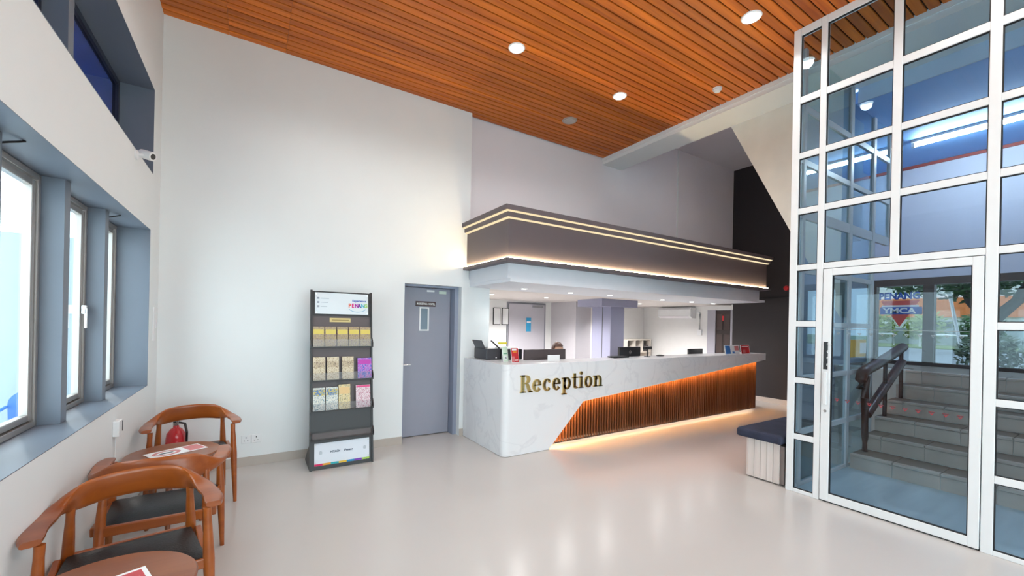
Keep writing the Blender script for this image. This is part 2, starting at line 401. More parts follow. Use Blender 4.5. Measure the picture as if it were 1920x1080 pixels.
# ---- back wall (white part, with door opening) and grey upper wall
wb = sempty('wall_back', 'white back wall with grey door and grey wall above the reception', (2, YB, 0))
DX0, DX1, DZ = 1.665, 2.475, 2.085
boxes('white_plaster', [(XL, DX0, YB, YB+0.35, 0, ZC+0.1), (DX0, DX1, YB, YB+0.35, DZ, ZC+0.1), (DX1, 2.585, YB, YB+0.35, 0, ZC+0.1), (2.585, 2.925, YB, YB+0.35, 0, 2.2)], WHITE, wb)
box('grey_plaster', 2.585, XD+0.05, YG, YG+0.2, 2.13, 5.35, GREYW, wb)
box('conduit', 7.33, 7.355, YG-0.022, YG, 2.95, 5.2, WHITE, wb)
struct(box('baseboard_back', XL, DX0-0.002, YB-0.012, YB, 0, 0.098, BASEB), 'beige skirting')
struct(box('baseboard_back', DX1+0.002, 2.535, YB-0.012, YB, 0, 0.098, BASEB), 'beige skirting')
struct(box('baseboard_left', XL, XL+0.012, YF, YB-0.012, 0, 0.098, BASEB), 'beige skirting')

# ---- grey door
d1 = sempty('door_1', 'grey hinged door with narrow vision panel', (2.07, 5.5, 0))
fd = mat('grey_door_frame', (0.27, 0.30, 0.39), 0.4)
boxes('door_frame', [(DX0, DX0+.012, YB+.02, 5.56, 0, DZ), (DX1-.055, DX1, YB+.10, 5.56, 0, DZ), (DX0+.012, DX1-.055, YB+.10, 5.56, DZ-.025, DZ)], fd, d1)
leaf = box('door_leaf', DX0+.016, DX1-.06, 5.505, 5.55, 0.012, DZ-.03, DOORGREY, d1)
vf = boxes('vision_frame', [(1.955, 1.975, 5.494, 5.506, 1.46, 1.79), (2.075, 2.095, 5.494, 5.506, 1.46, 1.79), (1.975, 2.075, 5.494, 5.506, 1.46, 1.48), (1.975, 2.075, 5.494, 5.506, 1.77, 1.79)], WFRAME, d1)
box('vision_pane', 1.975, 2.075, 5.500, 5.504, 1.48, 1.77, mat('smoky_pane', (0.20, 0.27, 0.33), 0.08), d1)
hp = box('handle_plate', 1.695, 1.735, 5.497, 5.505, 0.90, 1.06, STEEL, d1)
tube('door_lever', [(1.715, 5.497, 1.0), (1.715, 5.455, 1.0), (1.73, 5.45, 1.0), (1.83, 5.45, 1.0)], 0.010, STEEL, hp)
sg = box('door_sign', 1.90, 2.19, 5.497, 5.505, 1.80, 1.87, mat('maroon_sign', (0.045, 0.012, 0.012), 0.4), d1)
text_obj('sign_lettering', 'MARKETING / HOSTEL', 0.040, (1.915, 5.4965, 1.822), ROT_NY, PAPER, sg, 0.0008, sx=0.66, bold=0.001)
box('sticker', 2.06, 2.17, 5.499, 5.505, 2.005, 2.03, PAPER, d1)
box('sticker', 2.24, 2.35, 5.499, 5.505, 1.985, 2.025, mat('sticker_green', (0.62, 0.70, 0.60), 0.5), d1)
box('wall_behind', DX0-.1, DX1+.1, 5.62, 5.66, 0, 2.3, GREYW, d1)

# ---- beam, passage beyond it, dark wall, stair stringer
struct(box('trim_1', XB, 5.70, 2.0, YG, 4.44, 5.35, WHITE), 'white ceiling beam')
struct(box('trim_2', XB, 5.99, YF, 2.0, 4.43, 4.62, WHITE), 'white ceiling beam running on behind the glass')
struct(box('trim_3', XB-0.012, XB+0.001, YF, YG, 4.495, ZC+0.02, WHITE), 'white cornice strip at the edge of the timber ceiling')
struct(prism('wall_stair', [(3.311, 4.44), (3.311, 5.3), (1.99, 5.3), (1.99, 1.74), (2.527, 2.83)], 5.70, 5.88, 'YZ', CREAM), 'cream plaster side of the upper stair flight')
struct(box('ceiling_passage', 5.70, XD+0.1, 1.9, YG+0.2, 5.22, 5.35, GREYW), 'grey ceiling over the passage')
dw = struct(boxes('wall_right', [(XD, XD+0.15, 2.75, 5.33, 0, 5.3), (XD, XD+0.15, 5.33, 8.2, 2.12, 5.3)], DARKW), 'dark brown wall at the end of the reception')
struct(boxes('baseboard_right', [(XD-0.012, XD, 2.9, 5.32, 0, 0.10)], mat('pale_skirting', (0.62, 0.55, 0.50), 0.4)), 'pale skirting')
struct(box('trim_4', XD-0.03, XD, 2.9, 5.0, 2.235, 2.265, BLACK), 'black pipe along the dark wall')
struct(boxes('wall_passage', [(6.65, XD+0.1, 2.75, 2.9, 0, 5.3), (5.88, 6.65, 2.10, 2.25, 2.75, 5.3)], LILAC), 'wall between passage and entrance')
bl = lathe('alarm_bell', [(0.055, 0), (0.055, 0.02), (0.045, 0.05), (0.02, 0.06)], 0, 0, mat('red_enamel', (0.6, 0.01, 0.02), 0.3))
bl.matrix_basis = Matrix.Translation((XD, 4.20, 2.43)) @ Matrix.Rotation(-PI/2, 4, 'Y')
bl['label'] = 'small red alarm bell high on the dark brown wall'; bl['category'] = 'alarm bell'

# ---- wall behind the viewer with a large glazed opening
boxes_ = [(XL, XB, YF-0.2, YF, 3.4, ZC+0.1), (XL, -0.6, YF-0.2, YF, 0, 3.4), (4.35, XB+.2, YF-0.2, YF, 0, 3.4)]
struct(boxes('wall_front', boxes_, WHITE), 'white wall around the glazed shopfront behind the viewer')
w13 = sempty('window_13', 'tall glazed shopfront behind the viewer', (1.9, YF, 0))
for x in (-0.6, 0.63, 1.86, 3.09, 4.30): box('mullion', x, x+0.05, YF-0.1, YF-0.04, 0, 3.4, WFRAME, w13)
for z in (0.0, 2.3, 3.35): box('transom', -0.6, 4.35, YF-0.1, YF-0.04, z, z+0.05, WFRAME, w13)
for x in (-0.55, 0.68, 1.91, 3.14): box('pane', x, x+1.16, YF-0.075, YF-0.07, 0.05, 3.35, CLEARG, w13)
struct(box('wall_side', XG-0.03, XG+0.12, YF, -1.3, 0, ZC+0.05, WHITE), 'white wall next to the glass partition')

# ================================================================== GLASS PARTITION (front, X = XG)
gw = sempty('wall_glass', 'white framed glass partition around the entrance stair', (XG, 0.3, 0))
XF0, XF1 = XG, XG+0.06
rows = [(0.0, 0.035), (0.517, 0.571), (1.068, 1.121), (1.618, 1.671), (2.165, 2.218), (2.715, 2.772), (3.26, 3.317), (3.803, 3.868), (4.475, ZC)]
cols_lo = [1.996, 1.932, 1.752, 1.708]           # corner post, pane, post by the door
cols_hi = [(1.996, 1.932), (1.762, 1.712), (1.236, 1.180), (0.700, 0.640), (0.115, 0.055), (-0.47, -0.53), (-1.05, -1.11)]
for y1, y0 in cols_hi:
    if y1 == 1.236: box('mullion', XF0, XF1, y0, y1, 2.165, ZC, WFRAME, gw, 0.003, 1)
    else: box('mullion', XF0, XF1, y0, y1, 0, ZC, WFRAME, gw, 0.003, 1)
def pane_with_gasket(y0, y1, z0, z1):
    t = 0.007; xa, xb = XF0+0.012, XF0+0.03
    boxes('gasket', [(xa, xb, y0, y0+t, z0, z1), (xa, xb, y1-t, y1, z0, z1), (xa, xb, y0+t, y1-t, z0, z0+t), (xa, xb, y0+t, y1-t, z1-t, z1)], RUBBER, gw)
    box('pane', XF0+0.020, XF0+0.024, y0+t, y1-t, z0+t, z1-t, BLUEG, gw)
for ci in range(len(cols_hi)-1):
    ya, yb = cols_hi[ci][1], cols_hi[ci+1][0]
    door_zone = ci in (1, 2)
    for ri, (z0, z1) in enumerate(rows):
        if door_zone and ri < 4: continue
        box('transom', XF0+0.002, XF1-0.002, yb, ya, z0, z1, WFRAME, gw, 0.003, 1)
    for ri in range(len(rows)-1):
        if door_zone and ri < 4: continue
        pane_with_gasket(yb, ya, rows[ri][1], rows[ri+1][0])
# door leaf in the partition
gd = sempty('door_2', 'white framed glass door with pull handle', (XG, 1.2, 0))
DY0, DY1 = 0.706, 1.706
for y0, y1, z0, z1 in ((DY0, DY0+.058, .012, 2.158), (DY1-.068, DY1, .012, 2.158), (DY0+.058, DY1-.068, .012, .082), (DY0+.058, DY1-.068, 2.095, 2.158)):
    box('door_stile', XF0-0.004, XF1-0.01, y0, y1, z0, z1, WFRAME, gd, 0.003, 1)
t = 0.007
gy0, gy1, gz0, gz1 = DY0+.058, DY1-.068, .082, 2.095
boxes('gasket', [(XF0+.008, XF0+.03, gy0, gy0+t, gz0, gz1), (XF0+.008, XF0+.03, gy1-t, gy1, gz0, gz1), (XF0+.008, XF0+.03, gy0+t, gy1-t, gz0, gz0+t), (XF0+.008, XF0+.03, gy0+t, gy1-t, gz1-t, gz1)], RUBBER, gd)
box('door_gap', XF0+.01, XF1-.02, DY0, DY1, 0.0007, 0.012, RUBBER, gd)
box('door_pane', XF0+.018, XF0+.024, gy0+t, gy1-t, gz0+t, gz1-t, BLUEG, gd)
pl = box('pull_plate', XF0-.0075, XF0-.004, 1.658, 1.692, 1.225, 1.48, BLACK, gd)
for k, ch in enumerate('PULL'):
    text_obj('letter', ch, 0.046, (XF0-.008, 1.664, 1.468-0.062*k), ROT_NX @ Matrix.Rotation(-PI/2, 4, 'Z'), PAPER, pl, 0.0006, bold=0.001)
box('pull_handle', XF0-.028, XF0-.014, 1.655, 1.685, 0.90, 1.20, WFRAME, gd, 0.005)
boxes('handle_posts', [(XF0-.016, XF0-.002, 1.662, 1.678, 0.92, 0.95), (XF0-.016, XF0-.002, 1.662, 1.678, 1.15, 1.18)], WFRAME, gd)
lk = lathe('lock_cylinder', [(0.012, 0), (0.012, 0.006)], 0, 0, STEEL)
lk.data.transform(Matrix.Translation((XF0-.004, 1.67, 0.84)) @ Matrix.Rotation(-PI/2, 4, 'Y')); put(lk, gd)
dred = mat('decal_red', (0.42, 0.02, 0.03), 0.5); dblk = mat('decal_black', (0.03, 0.03, 0.04), 0.5); dgry = mat('decal_frost', (0.28, 0.33, 0.36), 0.6)
def tri_decal(y, z, s, m1, m2, par):
    xa, xb = XF0+.0155, XF0+.0175
    bm = bmesh.new()                                  # hollow downward triangle
    o_ = [(-s, .55*s), (s, .55*s), (0, -.95*s)]; i_ = [(-.55*s, .32*s), (.55*s, .32*s), (0, -.5*s)]
    for k in range(3):
        addprism(bm, [(y+o_[k][0], z+o_[k][1]), (y+o_[(k+1)%3][0], z+o_[(k+1)%3][1]), (y+i_[(k+1)%3][0], z+i_[(k+1)%3][1]), (y+i_[k][0], z+i_[k][1])], xa, xb, 'YZ')
    o = obj('triangle_decal', bm, m1, par)
    box('decal_bar', xa-.001, xa, y-1.05*s, y+1.05*s, z+.18*s, z+.42*s, m2, o)
for k in range(11):
    y = gy1 - 0.050 - k*(gy1-gy0-0.10)/10
    tri_decal(y, 0.955, 0.018, dred, dblk, gd)
    tri_decal(y, 1.56, 0.014, dgry, dgry, gd)
box('frosted_line', XF0+.0155, XF0+.0175, gy0+t, gy1-t, 1.598, 1.602, dgry, gd)

# ---- side glass wall of the vestibule (Y = 1.96)
gs = sempty('wall_glass_side', 'glass side wall of the vestibule beside the stair', (5.4, 1.96, 0))
sy0, sy1 = 1.955, 1.995
frm = mat('grey_white_frame', (0.66, 0.66, 0.68), 0.4)
sx = [XG+0.06, 4.70, 5.88, 6.55, 7.12]
box('mullion', 4.685, 4.735, sy0, sy1, 0.0, 4.43, frm, gs)
box('mullion', 5.845, 5.915, sy0, sy1, 0.0, 4.43, frm, gs)
box('mullion', 6.545, 6.615, sy0, sy1, 0.0, 4.26, frm, gs)
box('mullion', 7.105, 7.165, sy0, sy1, 2.78, 4.26, frm, gs)
bays = [(XG+0.06, 4.685, 0), (4.735, 5.845, 0), (5.915, 6.545, 0), (6.615, 7.105, 5)]
for a, b, r0 in bays:
    for ri in range(r0, len(rows)-1):
        z0, z1 = rows[ri]
        hi = ri == 5
        box('transom', a, b, sy0+.004, sy1-.004, max(z0, 0.001), z1+(0.05 if hi else 0), frm, gs)
        zt = min(rows[ri+1][0], 4.43 if a < 5.9 else 4.26)
        if zt - z1 > 0.05: box('pane', a, b, 1.973, 1.977, z1+(0.05 if hi else 0), zt, SIDEG, gs)
yl = mat('yellow_print', (0.75, 0.42, 0.04), 0.5)
yn = tag(box('notice', 5.96, 6.42, 1.9655, 1.9725, 1.27, 1.48, yl), 'yellow notice stuck on the side glass beside the stair', 'notice')
box('notice_patch', 6.23, 6.42, 1.9635, 1.9655, 1.31, 1.44, PAPER, yn)

# ---- vestibule shell
struct(box('wall_vestibule', XG+.06, 9.2, -1.45, -1.3, 0, 4.7, mat('brown_panel', (0.20, 0.135, 0.125), 0.5)), 'brown wall on the far side of the stair')
struct(box('ceiling_vestibule', 5.99, 9.2, -1.3, 2.75, 4.26, 4.40, PALEBLUE), 'ceiling over the stair with bluish daylight in its colour')
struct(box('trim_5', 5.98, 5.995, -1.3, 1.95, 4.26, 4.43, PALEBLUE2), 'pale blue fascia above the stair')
struct(box('trim_6', 8.98, 9.0, -1.3, 2.75, 4.215, 4.26, REDTRIM), 'dark red trim under the ceiling')
we = sempty('wall_entrance', 'lilac entrance wall with brown framed windows', (9.06, 0.8, 1.05))
box('plaster', 9.0, 9.12, -1.3, 2.75, 2.44, 4.26, LILAC, we)
box('plinth', 9.0, 9.12, -1.3, 2.75, 0.0, 1.10, BROWNM, we)
box('header', 8.97, 9.12, -1.3, 2.75, 2.33, 2.44, BROWNM, we)
for y0, y1 in ((2.62, 2.75), (1.92, 2.045), (1.36, 1.49), (0.74, 0.87), (0.12, 0.25), (-0.50, -0.37), (-1.3, -1.1)):
    box('post', 8.98, 9.12, y0, y1, 1.10, 2.33, BROWNM, we)
for a, b in ((2.045, 2.62), (1.49, 1.92), (0.87, 1.36), (0.25, 0.74), (-0.37, 0.12), (-1.1, -0.5)):
    box('pane', 9.04, 9.046, a, b, 1.10, 2.33, glass('dimming_glass', (0.44, 0.455, 0.47), 0.02), we)  # pane tint added to dim the overbright outdoor view
# sign lettering on the first pane
blu = mat('sign_blue', (0.03, 0.10, 0.45), 0.4); redt = mat('sign_red', (0.72, 0.10, 0.08), 0.4)
sgn = thing('window_sign', 'blue and red lettered sign on the entrance window', 'sign', (9.02, 2.32, 1.6))
lt = text_obj('lettering', 'PENANG', 0.155, (9.015, 2.595, 2.115), ROT_NX, blu, sgn, 0.003, sx=0.83, bold=0.006)
prism('red_triangle', [(2.575, 2.09), (2.09, 2.09), (2.332, 1.66)], 9.022, 9.030, 'YZ', redt, sgn)
box('white_band', 9.016, 9.022, 2.56, 2.10, 1.985, 2.015, PAPER, sgn)
bb = box('blue_band', 9.016, 9.022, 2.58, 2.06, 1.865, 1.985, blu, sgn)
text_obj('lettering', 'YMCA', 0.12, (9.0135, 2.54, 1.885), ROT_NX, PAPER, bb, 0.002, sx=1.22, bold=0.004)

# ---- stair: each step with its tiles
st = thing('staircase', 'pale tiled stair climbing behind the glass door', 'staircase', (6.8, 0.4, 0))
RX = [5.86, 6.23, 6.60, 6.97, 7.34, 7.71]; RH = 0.175; SY0, SY1 = -1.28, 1.92
for k, x in enumerate(RX):
    x2 = RX[k+1] if k < 5 else 9.0
    s_ = box('step', x+.008, (x2+.01 if k < 5 else 8.96), SY0, (SY1 if k < 5 else 2.74), 0.001, RH*(k+1)-0.012, GROUT, st)
    w_ = 0.37; y = SY1; j = 0
    off = 0.0 if k % 2 == 0 else 0.17
    cuts = [SY1] + [SY1 - off - w_*(q+1 if off == 0 else q+ (0 if q else 0)) for q in range(0, 9)]
    cuts = sorted({round(c, 3) for c in cuts if c > SY0} | {SY1, SY0}, reverse=True)
    for a, b in zip(cuts, cuts[1:]):
        if a-b < 0.02: continue
        box('riser_tile', x, x+.010, b+.003, a-.003, RH*k+.004, RH*(k+1)-.034, TILE, s_)
        box('nosing_tile', x-.014, x+.05, b+.003, a-.003, RH*(k+1)-.030, RH*(k+1), TILE, s_, 0.004, 1)
        box('tread_tile', x+.054, x2-.001 if k < 5 else x+.40, b+.003, a-.003, RH*(k+1)-.014, RH*(k+1)-.002, TREAD, s_)
box('landing_tile', 8.115, 8.96, SY0, 2.74, 1.036, 1.048, TREAD, st)
# handrail with swan-neck start
hr = thing('handrail', 'dark brown wooden handrail beside the tiled stair', 'handrail', (6.1, 1.85, 0.17))
bm = bmesh.new(); addtube(bm, [(6.10, 1.86, .176), (6.10, 1.86, .35), (6.08, 1.86, .80), (6.10, 1.86, 1.06)], [.030, .034, .040, .040], 10); autoret(obj('newel_post', bm, RAILW, hr))
bm = bmesh.new(); addtube(bm, [(5.95, 1.86, .92), (5.94, 1.86, 1.02), (5.99, 1.86, 1.10), (6.10, 1.86, 1.13), (6.35, 1.86, 1.17), (6.9, 1.86, 1.28), (7.35, 1.86, 1.38)], [.045, .050, .055, .058, .058, .056, .054], 10, 1.1); autoret(obj('rail', bm, RAILW, hr))
bm = bmesh.new(); addtube(bm, [(6.14, 1.86, .60), (6.7, 1.86, .88), (7.33, 1.86, 1.18)], .05, 8); autoret(obj('lower_rail', bm, RAILW, hr))
for x in (6.72, 7.30): tube('baluster', [(x, 1.86, RH*(int((x-5.86)/.37)+1)), (x, 1.86, 1.13+(x-6.1)*.18)], .022, RAILW, hr)

# ---- fluorescent batten over the stair
fl = thing('fluorescent_light', 'glowing fluorescent tube on the ceiling over the stair', 'light', (7.8, 1.4, 4.18))
box('batten', 7.755, 7.845, 0.45, 1.92, 4.225, 4.259, WFRAME, fl)
tube('tube', [(7.80, 0.50, 4.195), (7.80, 1.88, 4.195)], 0.026, TUBE, fl, 10)
for y in (0.47, 1.89): box('end_cap', 7.77, 7.83, y, y+.03, 4.165, 4.225, WFRAME, fl)

# ================================================================== RECEPTION CANOPY
YC = 4.145; CX0, CX1 = 2.545, 8.455
cp = thing('reception_canopy', 'taupe canopy with glowing edge lines over the reception', 'canopy', (5.5, 4.8, 2.1))
box('fascia', CX0, CX1, YC, YG-.002, 2.36, 2.83, FASCIA, cp)
box('upper_cornice', CX0-.085, CX1+.085, YC-.085, YG-.003, 2.915, 2.972, FASCIA, cp)
box('middle_cornice', CX0-.045, CX1+.045, YC-.045, YG-.004, 2.845, 2.899, FASCIA, cp)
box('light_line', CX0-.068, CX1+.068, YC-.068, YG-.005, 2.899, 2.915, LINEL, cp)
box('light_line', CX0-.030, CX1+.030, YC-.030, YG-.006, 2.830, 2.845, LINEL, cp)
box('ledge', CX0-.055, CX1+.075, YC-.055, YG-.007, 2.318, 2.36, FASCIA, cp)
bm = bmesh.new(); addbox(bm, CX0-.012, CX1+.02, YC-.024, YC-.010, 2.3605, 2.372); addbox(bm, CX0-.024, CX0-.010, YC-.024, YB-.01, 2.3605, 2.372)
obj('cove_strip', bm, COVE, cp)
box('soffit_drop', CX0+.05, 8.36, YC+.08, YG-.008, 2.135, 2.318, SOFFIT, cp)
box('soffit_slab', CX0+.055, 8.47, YC+.03, YG-.002, 2.09, 2.135, SOFFIT, cp)
# small downlights under the canopy / office ceiling
OC = 2.09
def small_light(x, y, label, z=OC):
    o = thing('small_downlight', label, 'downlight', (x, y, z), 0, 'small downlights over the reception', local=True)
    lathe('ring', [(0.052, -0.006), (0.055, -0.0005)], 0, 0, WFRAME, o)
    lathe('lens', [(0.036, -0.010), (0.038, -0.006)], 0, 0, LAMPS, o)
    l = bpy.data.lights.new('small_downlight_lamp', 'SPOT'); l.energy = (110.0 if x < 4 else 310.0) if z > OC else 16.0; l.spot_size = math.radians(155); l.spot_blend = 0.7; l.shadow_soft_size = 0.035; l.color = (1.0, 0.99, 0.97)
    lo = bpy.data.objects.new('small_downlight_lamp', l); COL.objects.link(lo); lo.location = (x, y, z-.02)
for x, y, lb in ((3.29, 4.9, 'small lit downlight nearest the left end of the canopy soffit'), (4.24, 5.0, 'second small lit downlight along the front of the canopy soffit'), (5.05, 4.95, 'small lit downlight in front of the column capital'),
              (6.56, 5.07, 'small lit downlight of the front row left of the air conditioner'), (7.44, 5.06, 'small lit downlight of the front row below the canopy right part'), (8.25, 5.1, 'small lit downlight nearest the dark wall')):
    small_light(x, y, lb)

# ---- office behind the counter
struct(boxes('ceiling_office', [(2.6, XD, YG-.001, 8.1, 2.10, 2.2)], mat('office_ceiling', (0.66, 0.62, 0.60), 0.6)), 'low ceiling of the office behind the counter')
for x, y, lb in ((3.60, 6.4, 'small lit downlight at the left edge of the office opening'), (4.83, 6.42, 'bright small downlight above the office door'), (7.6, 6.5, 'bright small downlight right of the column')):
    small_light(x, y, lb, 2.10)
OW = mat('office_white', (0.80, 0.79, 0.78), 0.6)
struct(boxes('wall_office', [(2.4, XD, 7.9, 8.05, 0, 2.2), (2.4, 2.6, YB+.35, 7.9, 0, 2.2)], OW), 'white office walls behind the counter')
struct(boxes('wall_office_right', [(XD, XD+.15, 5.95, 8.05, 0, 2.12), (XD, XD+.15, 5.33, 5.36, 0, 2.12), (XD, XD+.15, 5.36, 5.95, 2.0, 2.12)], OW), 'white office wall with the air conditioner')
cm = mat('column_lilac', (0.29, 0.29, 0.40), 0.55)
struct(box('trim_8', 6.10, 6.55, 7.0, 7.9, 0, 2.0995, mat('grey_pier', (0.48, 0.46, 0.49), .6)), 'grey pier beside the office door')
tc_ = sempty('trim_7', 'lilac column with square capital behind the counter', (6.24, 6.1, 0))
box('shaft', 6.054, 6.434, 5.9, 6.43, 0, 1.96, cm, tc_)
box('capital', 5.707, 6.717, 5.8, 6.5, 1.955, 2.0995, cm, tc_)
box('shaft_joint', 6.0525, 6.055, 6.12, 6.14, 0, 1.955, DGREY, tc_)
od = sempty('door_3', 'grey office door with closer behind the counter', (5.4, 7.88, 0))
box('door_frame', 4.84, 5.92, 7.885, 7.8995, 0, 2.07, mat('mid_grey', (0.22, 0.22, 0.25), 0.5), od)
box('door_leaf', 4.885, 5.875, 7.868, 7.885, 0.01, 2.03, mat('office_door_grey', (0.46, 0.44, 0.48), 0.5), od)
box('closer', 5.52, 5.80, 7.83, 7.868, 1.96, 2.01, STEEL, od)
stc = box('blue_sticker', 5.36, 5.49, 7.864, 7.868, 1.40, 1.72, mat('sticker_blue', (0.03, 0.28, 0.50), 0.4), od)
box('sticker_band', 5.37, 5.48, 7.862, 7.864, 1.60, 1.64, PAPER, stc)
d4 = sempty('door_4', 'dark brown panelled door at the right end of the office', (XD, 5.65, 0))
box('door_frame', XD-.012, XD+.03, 5.745, 5.948, 0, 2.0, mat('lilac_frame', (0.40, 0.39, 0.45), 0.5), d4)
box('door_frame', XD-.012, XD+.03, 5.335, 5.375, 0, 2.0, mat('lilac_frame', (0.40, 0.39, 0.45), 0.5), d4)
lf = box('door_leaf', XD+.02, XD+.05, 5.375, 5.745, 0, 1.995, mat('dark_door', (0.035, 0.022, 0.020), 0.45), d4)
pm_ = mat('dark_door_panel', (0.065, 0.042, 0.038), 0.4)
for y0, y1 in ((5.40, 5.54), (5.58, 5.72)):
    for z0, z1 in ((0.2, 0.85), (0.98, 1.42), (1.52, 1.90)): box('door_panel', XD+.012, XD+.021, y0, y1, z0, z1, pm_, lf, 0.006, 1)
tag(box('red_door_tag', XD+.006, XD+.0115, 5.54, 5.59, 1.74, 1.86, REDP), 'red tag hanging on the dark panelled door', 'tag')
# lower bulkhead wall under canopy left jamb already part of wall_back

# ================================================================== RECEPTION COUNTER
ct = thing('reception_counter', 'long white marble reception counter with glowing timber slats', 'counter', (5.5, 4.5, 0))
cx0, cx1, top = 2.53, 8.49, 1.096
bm = bmesh.new()
r = 0.075; arc = [(cx0 + r - r*math.cos(a), YC + r - r*math.sin(a)) for a in [PI/2*i/8 for i in range(9)]]
arc_in = [(cx0 + r - (r-.03)*math.cos(a), YC + r - (r-.03)*math.sin(a)) for a in [PI/2*i/8 for i in range(9)]]
addprism(bm, arc + list(reversed(arc_in)), 0.004, top-.0, 'XY')
addbox(bm, cx0, cx0+.03, YC+r, YB-.014, 0.004, top)
addprism(bm, [(cx0+r, 0.004), (3.205, 0.004), (3.776, 0.565), (8.40, 0.965), (cx1, 0.972), (cx1, top), (cx0+r, top)], YC, YC+.03, 'XZ')
cl = obj('marble_cladding', bm, MARBLE, ct); autosmooth(cl, 0.5)
boxes('worktop', [(cx0+.03, cx1-.001, YC+.03, YC+.42, top-.03, top-.0005), (cx0+.03, 3.25, YC+.42, YB-.012, top-.03, top-.0005)], MARBLE, ct)
bm = bmesh.new()
addprism(bm, [(cx0+.08, 0.06), (8.335, 0.06), (8.335, 1.06), (cx0+.08, 1.06)], YC+.128, YC+.145, 'XZ'); addbox(bm, 8.31, 8.335, YC+.145, YC+.40, .06, 1.06)
obj('backing_board', bm, SLATB, ct)
box('plinth', cx0+.1, 8.30, YC+.18, YC+.40, 0.001, 0.06, BLACK, ct)
box('inner_desk', 3.3, 8.3, YC+.42, YC+1.0, 0.71, 0.74, mat('desk_laminate', (0.55, 0.5, 0.45), 0.4), ct)
for x in (3.32, 5.4, 8.2): box('desk_leg', x, x+.05, YC+.44, YC+.98, 0.001, 0.71, DGREY, ct)
def lip(x): return 0.565 + (x-3.776)/(8.40-3.776)*0.40 if x > 3.776 else max(0.0, (x-3.205)/(3.776-3.205)*0.561 + .004)
n_s = 100; x = 3.245
sp = (8.33 - x)/n_s
for k in range(n_s):
    xa = x + k*sp; zt = lip(xa + sp*.3) + .03
    if zt < 0.10: zt = max(zt, .075)
    bm = bmesh.new(); addbox(bm, xa, xa+sp*.48, YC+.080, YC+.128, .045, zt)
    bmesh.ops.bevel(bm, geom=[e for e in bm.edges if abs(e.verts[0].co.z-e.verts[1].co.z) > .01 and e.verts[0].co.y < YC+.09], offset=.006, segments=2, affect='EDGES')
    obj('slat', bm, SLATW, ct)
# LED strips: under the marble lip and along the foot
def seg_strip(name, pts, y0, y1, h, material):
    bm = bmesh.new()
    for (xa, za), (xb, zb) in zip(pts, pts[1:]): addprism(bm, [(xa, za), (xb, zb), (xb, zb+h), (xa, za+h)], y0, y1, 'XZ')
    return obj(name, bm, material, ct)
seg_strip('lip_led', [(3.25, .055), (3.78, .578), (8.33, .972)], YC+.031, YC+.042, .008, AMBER)
seg_strip('foot_led', [(3.26, .048), (8.30, .048)], YC+.130, YC+.143, .010, AMBERF)

# brass lettering with slab serifs, each letter its own mesh
rl = thing('reception_lettering', 'polished brass serif letters spelling Reception on the marble front', 'sign', (3.42, YC, 0.76))
def ring2d(cx, cz, rx, rz, a0, a1, w0, w1, n=18):
    """stroke along an ellipse; width varies: w0 on the sides, w1 at top/bottom"""
    out, inn = [], []
    for i in range(n+1):
        a = math.radians(a0 + (a1-a0)*i/n); c, s = math.cos(a), math.sin(a)
        w = w0*abs(c) + w1*abs(s)
        out.append((cx + rx*c, cz + rz*s)); inn.append((cx + (rx-w)*c, cz + (rz-w)*s))
    return out, inn
def letter(ch, x0, z0, s):
    """s = x-height in metres; returns advance"""
    bm = bmesh.new(); y0, y1 = YC-.020, YC-.0005
    st_ = .26*s; th = .10*s
    def R(a, b, c, d): addbox(bm, x0+a*s, x0+b*s, y0, y1, z0+c*s, z0+d*s)
    def A(cx, cz, rx, rz, a0, a1, w0=.25, w1=.10):
        o_, i_ = ring2d(x0+cx*s, z0+cz*s, rx*s, rz*s, a0, a1, w0*s, w1*s)
        for k in range(len(o_)-1): addprism(bm, [o_[k], o_[k+1], i_[k+1], i_[k]], y0, y1, 'XZ')
    if ch == 'R':
        R(.12, .40, 0, 1.42); R(0, .55, 0, .10); R(0, .45, 1.32, 1.42)
        A(.55, 1.06, .42, .36, -90, 90, .26, .10); R(.40, .56, 1.32, 1.42); R(.40, .56, .70, .80)
        addprism(bm, [(x0+.55*s, z0+.72*s), (x0+.80*s, z0+.72*s), (x0+1.12*s, z0), (x0+.82*s, z0)], y0, y1, 'XZ'); R(.80, 1.22, 0, .10); adv = 1.18
    elif ch == 'e':
        A(.46, .5, .44, .53, 8, 325); R(.16, .88, .50, .60); adv = 1.02
    elif ch == 'c':
        A(.46, .5, .44, .53, 45, 320); adv = .98
        o2 = bmesh.ops.create_uvsphere(bm, u_segments=8, v_segments=6, radius=.12*s, matrix=Matrix.Translation((x0+.74*s, (y0+y1)/2, z0+.76*s)) @ Matrix.Diagonal((1, .5, 1, 1)))
    elif ch == 'o':
        A(.47, .5, .46, .53, 0, 360); adv = 1.04
    elif ch == 'p':
        R(.14, .40, -.45, 1.0); R(0, .55, -.45, -.35); R(0, .40, .90, 1.0); A(.55, .5, .44, .53, -160, 160, .25, .10); adv = 1.12
    elif ch == 't':
        R(.16, .42, .12, 1.32); R(0, .66, .90, 1.0); A(.44, .16, .28, .17, 180, 330, .24, .08); adv = .76
    elif ch == 'i':
        R(.14, .40, 0, 1.0); R(0, .54, 0, .10); R(0, .40, .90, 1.0)
        pts = [(x0+.27*s+.16*s*math.cos(2*PI*k/12), z0+1.30*s+.16*s*math.sin(2*PI*k/12)) for k in range(12)]; addprism(bm, pts, y0, y1, 'XZ'); adv = .64
    elif ch == 'n':
        R(.14, .40, 0, 1.0); R(0, .52, 0, .10); R(0, .40, .90, 1.0); A(.60, .60, .42, .43, 0, 180, .26, .12); R(.76, 1.02, 0, .62); R(.62, 1.14, 0, .10); adv = 1.18
    obj('letter', bm, BRASS, rl); return adv
xx = 2.745; xh = 0.150
